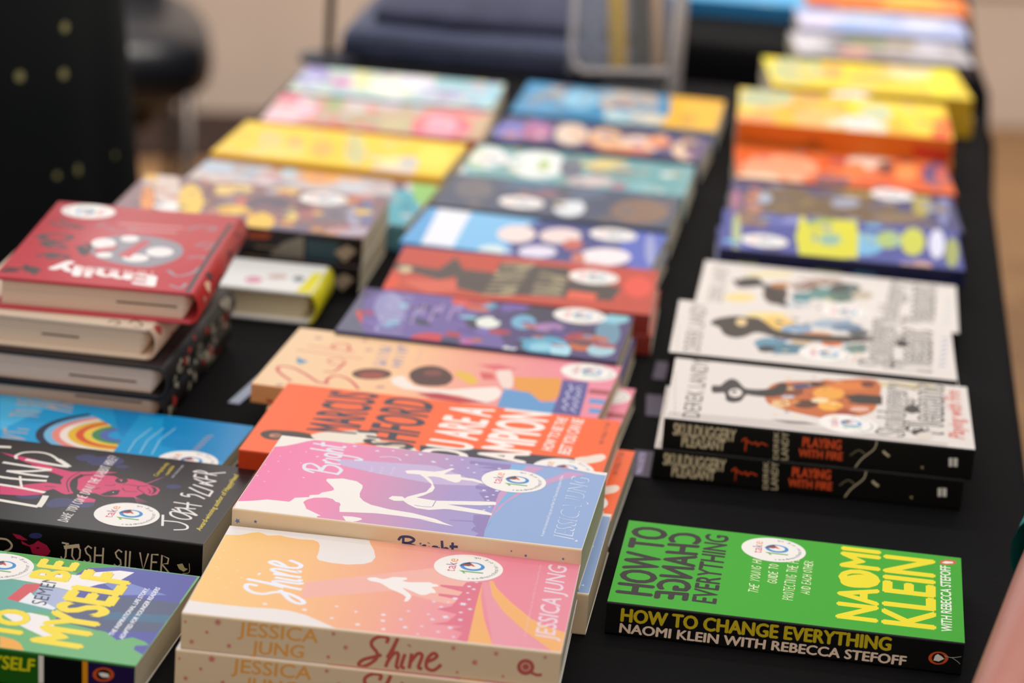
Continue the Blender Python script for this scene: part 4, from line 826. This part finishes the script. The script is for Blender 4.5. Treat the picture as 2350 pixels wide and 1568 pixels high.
# ================================================================ left row
b=Book(-.2695,1.4081,-7.9,.020,.020,.198,.126,'66b070','1c5a10'); b.crop(0,1260,4.7)
b.poly('3a9c30',[(70,30),(80,100),(600,200),(830,260),(1000,200),(1300,190),(600,70)])
b.poly('4c52a4',[(830,265),(960,205),(1290,195),(2130,300),(1545,1145),(1440,1085),(1460,1045),(1610,1040),(1560,1000),(1430,955),(1260,985),(1215,950),(1150,900),(600,760),(760,450)])
b.poly('4c5878',[(1180,500),(1960,590),(1690,900),(1050,880),(640,780),(760,560)]).poly('3c6c8c',[(1200,680),(1860,720),(1780,800),(1100,760)]).poly('7888c8',[(1130,380),(1300,340),(1800,500),(1300,500)])
b.poly('f2ecea',[(60,315),(280,240),(500,240),(830,285),(1000,255),(1290,235),(1450,255),(1290,345),(1060,385),(860,440),(820,475),(740,445),(400,370),(200,335)])
b.poly('f2ecea',[(0,690),(330,690),(520,730),(560,800),(690,940),(600,985),(450,940),(280,860),(180,810)])
b.poly('5fa79a',[(0,330),(140,335),(400,375),(740,450),(640,700),(330,680),(0,650)])
b.poly('d45058',[(70,540),(270,380),(440,376),(430,420),(200,572)]).poly('aab4d4',[(440,385),(750,452),(740,540),(590,655),(360,600),(330,560)]).poly('e8eaf0',[(200,572),(330,470),(380,520),(600,640),(570,660)])
b.text('SEMENYA','2c3440',[(492,612),(700,180),(335,590)],bold=0)
b.poly('f0a83c',[(0,940),(150,980),(220,1020),(262,1100),(0,1085)],sm=0)
Y2='f6dc2c'
for o_,c in ((5,'a89038'),(0,Y2)):
    b.text('BE',c,[(705+o_,362),(852+o_,150),(318+o_,312)],bold=.04).text('MYSELF',c,[(852+o_,1085),(1440+o_,290),(332+o_,1005)],bold=.045).text('TO',c,[(200+o_,980),(345+o_,680),(-150,930)],bold=.04)
b.text('THE INSPIRATIONAL LIFE STORY,','eef0f8',[(1217,940),(1612,430),(1170,926)],bold=.025).text('ADAPTED FOR YOUNGER READERS','eef0f8',[(1325,978),(1730,425),(1278,962)],bold=.025)
b.poly('e0dcd0',[(415,1050),(470,1060),(470,1450),(415,1450)],'f').poly('050505',[(470,1050),(890,1100),(890,1600),(470,1600)],'f').poly('d88c10',[(888,1100),(948,1110),(945,1600),(888,1600)],'f').poly('221040',[(946,1100),(1520,1200),(1520,1700),(946,1600)],'f')
b.text('MYSELF','c8c414',[(-235,1262),(372,1328),(-225,1130)],'f',bold=.035)
b.ell('c8501c',1115,1357,116,76,'f').ell('120c10',1115,1357,76,56,'f').poly('efe6e0',[(1065,1340),(1110,1335),(1170,1350),(1178,1385),(1110,1385),(1075,1365)],'f')
b.sticker(-10,192).done().tag('green and blue paperback with thick yellow capitals at the bottom left corner')
# black rabbit cover
b=Book(-.2559,1.5762,-7.7,.022,.0218,.198,.129,'0e0e12','070506',rough=.33); b.crop(0,1000,3.9167)
NB='2c3062'
for q in ((950,230,170,44),(560,600,120,40),(760,610,90,40),(250,545,110,26),(780,200,100,30),(480,620,70,30),(1560,460,70,20),(1100,280,60,16)): b.ell(NB,*q)
for k in range(34):
    cx,cy=random.choice([(950,240),(600,600),(760,600),(1540,470),(250,550)]); b.ell(NB,cx+random.gauss(0,130),cy+random.gauss(0,34),random.uniform(3,14),random.uniform(2,6),n=7)
PK='d03068'
b.poly(PK,[(0,148),(120,175),(200,190),(320,215),(480,285),(640,325),(790,325),(900,318),(1060,332),(920,345),(720,352),(660,395),(600,380),(480,335),(330,300),(280,260),(150,205)])
b.poly(PK,[(0,440),(150,452),(230,440),(420,422),(560,440),(620,400),(600,530),(560,520),(480,480),(400,500),(380,530),(200,540),(0,528)])
b.poly(PK,[(700,390),(760,362),(900,350),(1030,365),(1060,380),(1200,395),(1290,420),(1350,445),(1420,470),(1440,490),(1410,530),(1350,542),(1290,520),(1200,555),(1080,552),(930,545),(860,520),(740,512),(690,480),(700,440)])
b.poly(PK,[(545,400),(600,345),(720,325),(800,330),(700,360),(650,400),(625,450),(660,520),(600,528),(560,480)]).poly(PK,[(690,530),(860,575),(850,600),(720,600)])
K_='16161a'
b.ell(K_,1092,405,58,25).ell(PK,1085,398,20,6).ell('f0e8ea',1090,408,5,3).poly(K_,[(900,530),(960,505),(1010,490),(1080,490),(1060,530),(990,542),(930,540)]).ell('f0e8ea',1018,510,6,3)
for pts in ([(720,330),(640,370),(600,430),(620,510)],[(740,345),(660,390),(630,440),(650,500)],[(1100,440),(1150,440),(1250,455),(1330,450)],[(1100,470),(1130,500),(1230,505)],[(1250,455),(1240,480),(1300,520)],[(1330,480),(1350,500),(1340,520)],[(1040,440),(1000,450),(940,445)],[(760,470),(840,480),(900,470)],[(850,400),(930,390)],[(220,240),(330,270)],[(100,470),(260,480)],[(400,455),(500,462)]): b.line(K_,.7,pts)
b.poly(K_,[(1355,455),(1400,470),(1412,495),(1385,520),(1350,532),(1380,505),(1375,480)])
for a in range(6): b.line('b85a7c',.25,[(1290,440),(1370+a*22,420-a*10)],sm=0).line('b85a7c',.25,[(1200,545),(1290-a*18+40,600+a*2)],sm=0)
CRM='ece4da'
for w_,pts in ((3.6,[(-180,545),(0,580),(345,640)]),(3.8,[(345,642),(378,600),(412,540)]),(3.2,[(-160,420),(100,455),(405,512)]),(3.2,[(-170,340),(100,385),(420,408)]),(1.5,[(180,365),(185,410),(195,465)]),(3.0,[(25,240),(200,268),(465,308)]),(3.0,[(462,308),(250,322),(60,318)]),(3.0,[(60,318),(250,350),(435,372)]),(2.0,[(150,210),(145,180),(220,152),(350,150),(450,172),(520,215)]),(3.6,[(520,215),(570,245),(622,282)]),(3.4,[(618,282),(500,265),(230,215)]),(3.4,[(-100,98),(0,100),(100,105)])): b.line(CRM,w_,pts)
b.hand('DARE YOU COME DOWN THE RABBIT HOLE?','e6e0dc',[(605,778),(1068,195),(518,760)],.75)
b.text('Compulsively','d8bc28',[(1412,368),(1522,250),(1375,360)],bold=.01).text('readable','d8bc28',[(1508,358),(1570,276),(1475,350)],bold=.01).text('LEX CROUCHER','c8c8cc',[(1556,380),(1657,268),(1536,376)])
for pts in ([(1465,712),(1460,812)],[(1465,765),(1600,778),(1680,810),(1670,842),(1560,848)],[(1530,690),(1545,720),(1620,748),(1700,752),(1712,735),(1640,700),(1560,682),(1530,690)],[(1545,660),(1620,690),(1600,650),(1680,665),(1770,720),(1700,700),(1600,690)],[(1560,598),(1815,636)],[(1570,648),(1760,660)],[(1690,600),(1685,655)],[(1640,515),(1632,535),(1700,550),(1690,530),(1760,535),(1840,570)],[(1700,465),(1790,510),(1890,548)],[(1735,440),(1910,500)],[(1912,500),(1880,540)],[(1745,385),(1915,455)],[(1915,455),(1800,430)],[(1790,430),(1945,412)],[(1745,370),(1940,410)],[(1760,345),(1745,372)],[(1850,360),(1860,392)],[(1740,325),(1950,360)],[(1735,325),(1790,315),(1850,330),(1860,345)],[(1860,345),(2030,332)]):
    b.line('e8e2de',1.5,pts,kind='cover_lettering')
b.text('Award-winning author of HappyHead','dcc62c',[(1803,858),(2145,358),(1758,845)],bold=.015)
b.sticker(1140,713)
b.line('b8a88c',1.2,[(-20,925),(60,935),(105,980),(90,1020),(40,1042)],'f')
b.poly('a0183c',[(110,880),(180,895),(250,940),(200,940),(150,925)],'f').poly('a0183c',[(190,945),(260,985),(300,975),(340,945),(420,985),(455,1040),(430,1075),(390,1085),(290,1060),(270,1000),(200,975)],'f').ell('200810',340,1010,14,8,'f').ell(NB,320,900,60,26,'f')
b.hand('JOSH SILVER','c8b898',[(545,1115),(1522,1238),(550,962)],1.0,'f')
b.line('c8b898',2.2,[(575,1005),(715,990)],'f').poly('b8ac80',[(1590,1160),(1640,1150),(1660,1190),(1690,1200),(1650,1225),(1610,1200)],'f').line('b8ac80',.4,[(1640,1240),(1700,1230),(1700,1150)],'f')
b.done().tag('black paperback with a pink rabbit head and scratchy white capitals')
# blue rainbow cover
b=Book(-.2688,1.6945,-9.0,.012,.012,.198,.108,'1c9ad0','1680b0'); b.crop(0,850,2.1833)
b.poly('48b0dc',[(0,95),(300,160),(0,300)]).poly('0c88c4',[(560,180),(1260,260),(1200,480),(900,400),(600,330)])
cols=['2c3448','74b4d8','e88a80','efe0d4','e8b83c','dc5a38','ecc850','4c8c60','5a6cac']
for i,c in enumerate(cols):
    rx=440-i*40; ry=112-i*10
    b.line(c,5.2 if i else 5.6,[(640-rx*math.cos(a),325-ry*math.sin(a)) for a in [math.radians(-78+k*13) for k in range(12)]],sm=3)
b.poly('1c9ad0',[(700,225),(560,420),(800,440),(820,240)])
TP='b8a098'
b.marks(3,'b0a49c',[(110,380),(150,290),(-10,370)],2.0,11).hand('TO BE','b0a49c',[(190,240),(230,150),(50,230)],2.0).marks(2,'b8a8a0',[(360,215),(372,160),(225,190)],2.2,12)
for k in range(3): b.line('8cc4dc',.9,[(640+k*60,410+k*6),(680+k*60,350),(760+k*60,290)],sm=0)
for k in range(6): b.line('b49888',1.4,[(958+k*14,402-k*14),(1000+k*14,398-k*14)],sm=0)
b.sticker(940,458).done().tag('bright blue paperback with a rainbow on its cover, behind the black rabbit cover')
# ---- hardcovers, pages facing the camera, spine on the right
def hardcover(x,y,th,h,t,Wx,Ly,board,spine,pages,name='hardcover_book'):
    root=empty(name,(x,y,TZ+h-t),math.radians(th)); mb=mat(board,.4) if isinstance(board,str) else board; ms=mat(spine,.4)
    k=.0026
    for z,nm in ((t-k/2,'front_board'),(k/2,'back_board')):
        bmobj(nm,rbox(Wx-.004,Ly,k,.0007,2,(-.003,0,z)),mb,root)
    # rounded spine, wraps the right-hand side
    n=9; vs=[];fs=[]
    for yy in (-Ly/2,Ly/2):
        for rr in (0,.0022):
            for i in range(n):
                a=-math.pi/2+math.pi*i/(n-1); vs.append((Wx/2-.007+(.0075-rr)*math.cos(a),yy,t/2+(t/2-rr*.9)*math.sin(a)))
    for i in range(n-1):
        fs+=[(i,i+1,2*n+i+1,2*n+i),(n+i+1,n+i,3*n+i,3*n+i+1),(i+1,i,n+i,n+i+1),(2*n+i,2*n+i+1,3*n+i+1,3*n+i)]
    link('spine',mesh('spine',vs,fs,[ms],smooth=True),root)
    bm=rbox(Wx-.016,Ly-.008,t-2*k,.0,1,(-.004,0,t/2)); bmobj('page_block',bm,pagemat(pages),root,smooth=False)
    # hollow bulge of the pages next to the spine
    bm=tube([(Wx/2-.0125,-Ly/2+.0042,t/2),(Wx/2-.0125,Ly/2-.0042,t/2)],(t/2-k)*.98,16); bmesh.ops.scale(bm,vec=(.42,1,1),space=Matrix.Translation((-(Wx/2-.0125),0,0)),verts=bm.verts)
    bmobj('page_bulge',bm,pagemat(pages),root)
    return root
class HB(Book):
    def __init__(s,x,y,th,h,t,Wx,Ly,board,spine,pages):
        s.root=hardcover(x,y,th,h,t,Wx,Ly,board,spine,pages); s.L,s.W,s.t=Wx,Ly,t; s.rough=.38
        s.M=Matrix.Translation((x,y,TZ+h-t))@Matrix.Rotation(math.radians(th),4,'Z'); s.Mi=s.M.inverted(); s.front=[];s.top=[];s.tid=0;s.off=(0,0,1)
    def lim(s,pl): return (-s.L/2+.0006,s.L/2-.006,-s.W/2+.0008,s.W/2-.0008)
def spine_marks(root,t,Wx,Ly,cols,n,seed):
    """printed shapes that follow the rounded spine"""
    rnd=random.Random(seed); vs=[];fs=[];mi=[];ms=[mat(c,.4) for c in cols]
    for _ in range(n):
        cy=rnd.uniform(-Ly/2+.01,Ly/2-.01); ca=rnd.uniform(-.9,.9); r=rnd.uniform(.002,.006); k=rnd.randrange(len(cols)); m_=8; b0=len(vs)
        for i in range(m_):
            q=2*math.pi*i/m_; a=max(-1.4,min(1.4,ca+r/(t/2)*math.sin(q)*rnd.uniform(.5,1.2))); yy=cy+r*1.5*math.cos(q)*rnd.uniform(.5,1.2)
            vs.append((Wx/2-.007+.0079*math.cos(a),yy,t/2+(t/2+.0004)*math.sin(a)))
        fs.append(tuple(range(b0,b0+m_))); mi.append(k)
    link('spine_print',mesh('spine_print',vs,fs,ms,mi),root)
g4='hardcovers stacked at the left'
b=HB(-.2680,1.8684,-2.5,.088,.022,.136,.195,'c4464e','b02824','e8ccb4'); b.crop(0,420,2.904)
GR='8e8a94'
b.poly(GR,[(600,420),(680,370),(800,350),(950,350),(1100,375),(1200,410),(1220,470),(1150,520),(1000,560),(850,550),(680,510),(610,470)],sm=2)
for q in ((690,402,82,34),(865,372,62,22),(695,480,56,18),(905,500,88,26),(1065,460,92,32)): b.ell('efe8e4',*q)
b.poly('c4464e',[(780,480),(960,380),(1010,390),(860,500)]).poly('c4464e',[(620,440),(780,420),(780,440),(640,470)])
VN='2c1a1e'
for pts in ([(240,360),(330,340),(480,355),(400,390),(330,380)],[(270,400),(340,430),(440,430),(350,395)],[(240,490),(330,470),(420,480),(450,500),(300,500)],[(400,240),(450,270),(560,300),(480,290)],[(520,420),(560,480),(600,420),(560,400)],[(30,560),(120,570),(200,560),(260,580),(200,600)],[(330,260),(420,290),(560,300)],[(170,545),(200,580),(240,610)]): b.line(VN,3.4,pts)
for q in ((330,400,60,16),(290,365,40,14),(350,480,60,14),(200,580,46,12),(470,365,26,10),(550,440,26,24),(60,585,70,10)): b.ell(VN,*q)
for pts in ([(1250,310),(1330,290),(1440,300),(1380,320)],[(1120,580),(1180,620),(1280,600),(1340,560)],[(1300,420),(1380,400),(1440,420),(1350,440)],[(1130,680),(1200,700),(1240,670)],[(700,300),(800,320),(900,300)],[(640,290),(700,270)],[(1250,500),(1330,490),(1380,510)],[(560,560),(700,570),(800,590)]): b.line(GR,2.4,pts)
b.line('d8a0a0',3,[(790,270),(1000,285),(1220,300)]).line('d8a0a0',3,[(850,310),(1000,320),(1180,330)])
b.text('Emily','f4ece8',[(1050,625),(330,528),(1035,690)],bold=.05).marks(11,'d89c98',[(1020,590),(520,555),(1015,622)],1.4,6)
b.line('241820',3.2,[(1540,270),(1440,420),(1330,590),(1240,740)])
b.stick=(*b.px((590,190)),-90)
b.done(); tag(b.root,'red hardcover with grey and white artwork, topmost of the left hardcover stack','book',g4)
spine_marks(b.root,.022,.136,.195,['5c1c1c','e0b090','3c1818'],14,1)
e2=HB(-.2880,1.8570,-5.5,.066,.022,.136,.195,'e4cdb4','c8a890','ecd4bc'); e2.crop(0,420,2.904)
for pts in ([(720,930),(760,915),(800,935),(740,950)],[(860,935),(900,915),(950,950),(880,960)],[(1000,960),(1060,990),(1030,1010)],[(960,970),(1000,990)]): e2.line('241c1c',1.2,pts)
e2.done(); tag(e2.root,'cream hardcover with black scrollwork, directly under the red hardcover','book',g4); spine_marks(e2.root,.022,.136,.195,['8a5a50','d8b8a0','a84038'],10,2)
e3=HB(-.2760,1.8440,-6.6,.044,.022,.134,.190,'241c1c','1e1a18','e4cab8'); e3.done(); tag(e3.root,'black-spined hardcover with cream marks, third from the top of the left hardcover stack','book',g4); spine_marks(e3.root,.022,.134,.190,['b0a48c','a82820','8c8470','b0a48c'],26,3)
e4=HB(-.2780,1.8470,-6.2,.022,.022,.134,.190,'241c1c','1a1614','dcc0ac'); e4.done(); tag(e4.root,'black-spined hardcover at the bottom of the left hardcover stack','book',g4); spine_marks(e4.root,.022,.134,.190,['b0a48c','b03028','7c7464','b0a48c'],26,5)
# gap lines in the page edges
for r_,x0,x1,z in ((b.root,.012,.052,.0105),(e2.root,-.01,.015,.010),(e3.root,.0,.045,.009),(e4.root,.005,.05,.016)):
    bmobj('page_gap',rbox(x1-x0,.0006,.0010,0,1,((x0+x1)/2,-r_.children[0].dimensions.y/2+.0038,z)),mat('5a4a40',.9),r_,smooth=False)
# white and yellow book
yb=HB(-.2160,2.0400,-5,.024,.024,.150,.075,'e6e4e0','d8cc20','e8d8b4'); yb.crop(0,420,2.904)
yb.poly('e0d418',[(1960,735),(2090,600),(2200,600),(2200,760)]).ell('d890a4',1690,645,60,22).ell('c8a8a0',1850,625,70,16).ell('6c7480',1990,640,40,18)
yb.done(); tag(yb.root,'small white and yellow book with its pages facing out, behind the hardcover stack','book')
# dark adventure paperback, two copies
b=Book(-.2119,2.1554,-5.8,.045,.0222,.200,.127,'8c6c70','140d10'); b.crop(400,300,3.7333)
for q,c in (((-180,380,90,60),'e8b040'),((-60,500,110,180),'d8c4b8'),((-60,650,120,50),'f2ece8'),((140,600,110,140),'f0c858'),((-230,600,60,120),'e89040'),((500,500,180,36),'eccc84'),((480,680,170,40),'f0c858'),((740,780,120,80),'f4c450'),((1000,720,70,50),'f0d070'),((950,520,120,30),'e8c060'),((620,610,100,34),'d87060'),((800,620,200,60),'605868'),((300,560,60,120),'80585c'),((1150,700,110,60),'a86c70'),((1400,700,140,80),'7c7684'),((1600,580,120,26),'c8786c'),((1500,860,200,40),'b8acbc'),((1650,700,60,120),'7478a0'),((1000,840,200,30),'6c6480'),((380,770,120,40),'7c6c74'),((1540,740,60,90),'a4a0b8'),((420,420,160,26),'e8c4a8')): b.ell(c,*q)
b.mottle(60,['605868','a86c70','f0c858','7c7684','c8786c','503c44','b8acbc','d89848'],(.03,.97,.05,.97),(4,9),30)
b.sticker(1280,585)
b.poly('9a3c10',[(620,870),(840,880),(800,930),(640,920)],'f').poly('7c7466',[(930,960),(1110,900),(1110,1170),(760,1110)],'f').poly('26404a',[(1130,930),(1420,960),(1400,1230),(1130,1180)],'f').poly('a08c78',[(1370,1040),(1480,980),(1560,1030),(1460,1130)],'f').line('8c7c5c',1,[(690,990),(760,1000),(870,1005)],'f')
b.done().tag('yellow and violet adventure paperback with a dark spine, upper of its pair behind the hardcovers','adventure paperbacks')
b.copy(-.2119-.001,2.1554-.001,-5.6,.0224,'dark-spined adventure paperback lower of its pair behind the hardcovers')
b=Book(-.1828,2.2950,-9.0,.022,.011,.205,.138,'ccc0c0','5c8c98'); b.crop(400,300,3.7333)
for q,c in (((400,300,180,70),'b8c4d4'),((620,320,130,80),'9cacbc'),((1000,340,160,44),'b0ccd4'),((1250,370,200,90),'eca450'),((1450,350,100,50),'f0b45c'),((1750,430,160,60),'b8a8a8'),((1930,450,60,70),'78586c'),((1550,480,150,40),'c8ccd4'),((880,340,50,40),'b08474'),((800,430,140,30),'c0889c'),((1950,700,160,200),'48a8b8'),((1990,650,60,60),'3c98ac'),((1880,580,60,40),'7cb8c0'),((250,440,150,50),'d8ccb0')): b.ell(c,*q)
b.mottle(45,['b8c4d4','e8a860','9cacbc','c89c90','d8d0d0','7c8c9c','c0889c'],(.03,.97,.05,.97),(5,11),41)
b.poly('8cc468',[(2020,400),(2330,440),(2150,660),(2060,600)])
b.done().tag('paperback with grey-blue, orange and teal patches, between the adventure pair and the yellow cover','left row paperbacks')
b.copy(-.1820,2.2945,-8.7,.011,'lower copy beneath the paperback with grey-blue, orange and teal patches')
b=Book(-.1629,2.4462,-8.2,.024,.012,.205,.128,'f8d038','e8a828'); b.crop(400,100,2.9375)
for q,c in (((650,650,90,60),'f6cc7c'),((820,670,60,40),'f0b470'),((1000,710,80,60),'f4b858'),((1220,720,70,110),'c8c890'),((1500,800,180,40),'f6e4a0'),((1590,800,80,40),'ccc8c0'),((1450,860,180,30),'e0d0c8'),((1750,770,120,80),'fce058'),((700,730,200,40),'f8d870')): b.ell(c,*q)
b.mottle(40,['f8d048','f6cc7c','f4b860','fce468','e8c890','f0b858'],(.05,.75,.05,.95),(4,9),44)
b.poly('8cc468',[(1600,900),(1860,900),(1720,1110),(1620,1000)])
b.done().tag('bright yellow paperback in the left row, just in front of the pink cover','left row paperbacks')
b.copy(-.1622,2.4457,-8.0,.012,'lower copy beneath the bright yellow paperback')
b=Book(-.1389,2.5890,-4.5,.022,.011,.205,.118,'c8a888','b83c34'); b.crop(400,100,2.9375)
for q,c in (((760,420,240,110),'ec7c94'),((720,460,170,80),'ecc4cc'),((900,400,60,100),'ecc0cc'),((1060,540,120,50),'d87858'),((1080,390,60,60),'8cb888'),((1300,420,160,60),'ccc4c0'),((1300,520,140,60),'b8a88c'),((1500,550,120,60),'c8b890'),((1800,560,200,110),'e86c84'),((1790,560,120,80),'e4a0b4'),((1960,490,70,50),'f08080'),((1560,400,160,50),'b4bccc')): b.ell(c,*q)
b.mottle(50,['e86c84','ecc4cc','b8a88c','8cb888','d87858','c8b890','b4bccc','f0a0a8'],(.03,.97,.05,.97),(5,11),23)
b.done().tag('pink and red children\'s paperback second from the far end of the left row','left row paperbacks')
b.copy(-.1384,2.5885,-4.2,.011,'lower copy beneath the pink and red children\'s paperback')
b=Book(-.1301,2.7280,-4.6,.020,.010,.200,.118,'b8d0c8','6c6ca0'); b.crop(400,100,2.9375)
for q,c in (((920,210,130,80),'a098cc'),((1140,260,80,36),'cc88b8'),((1280,240,90,70),'e0dc9c'),((1480,280,180,70),'eceedc'),((1650,260,130,60),'e4e2ec'),((1880,270,130,50),'94c4cc'),((2080,340,120,70),'94ccdc'),((1800,350,160,50),'b8c4d8'),((1850,350,80,20),'9888a8'),((1080,340,70,40),'a8d0d0')): b.ell(c,*q)
b.mottle(50,['b8c4d8','eceedc','e0dc9c','94c4cc','cc9cc0','a098cc','a8d0d0','f0f0f0'],(.03,.97,.05,.97),(5,11),44)
b.done().tag('pastel children\'s paperback at the far end of the left row','left row paperbacks')
b.copy(-.1298,2.7275,-4.3,.010,'lower copy beneath the pastel children\'s paperback')
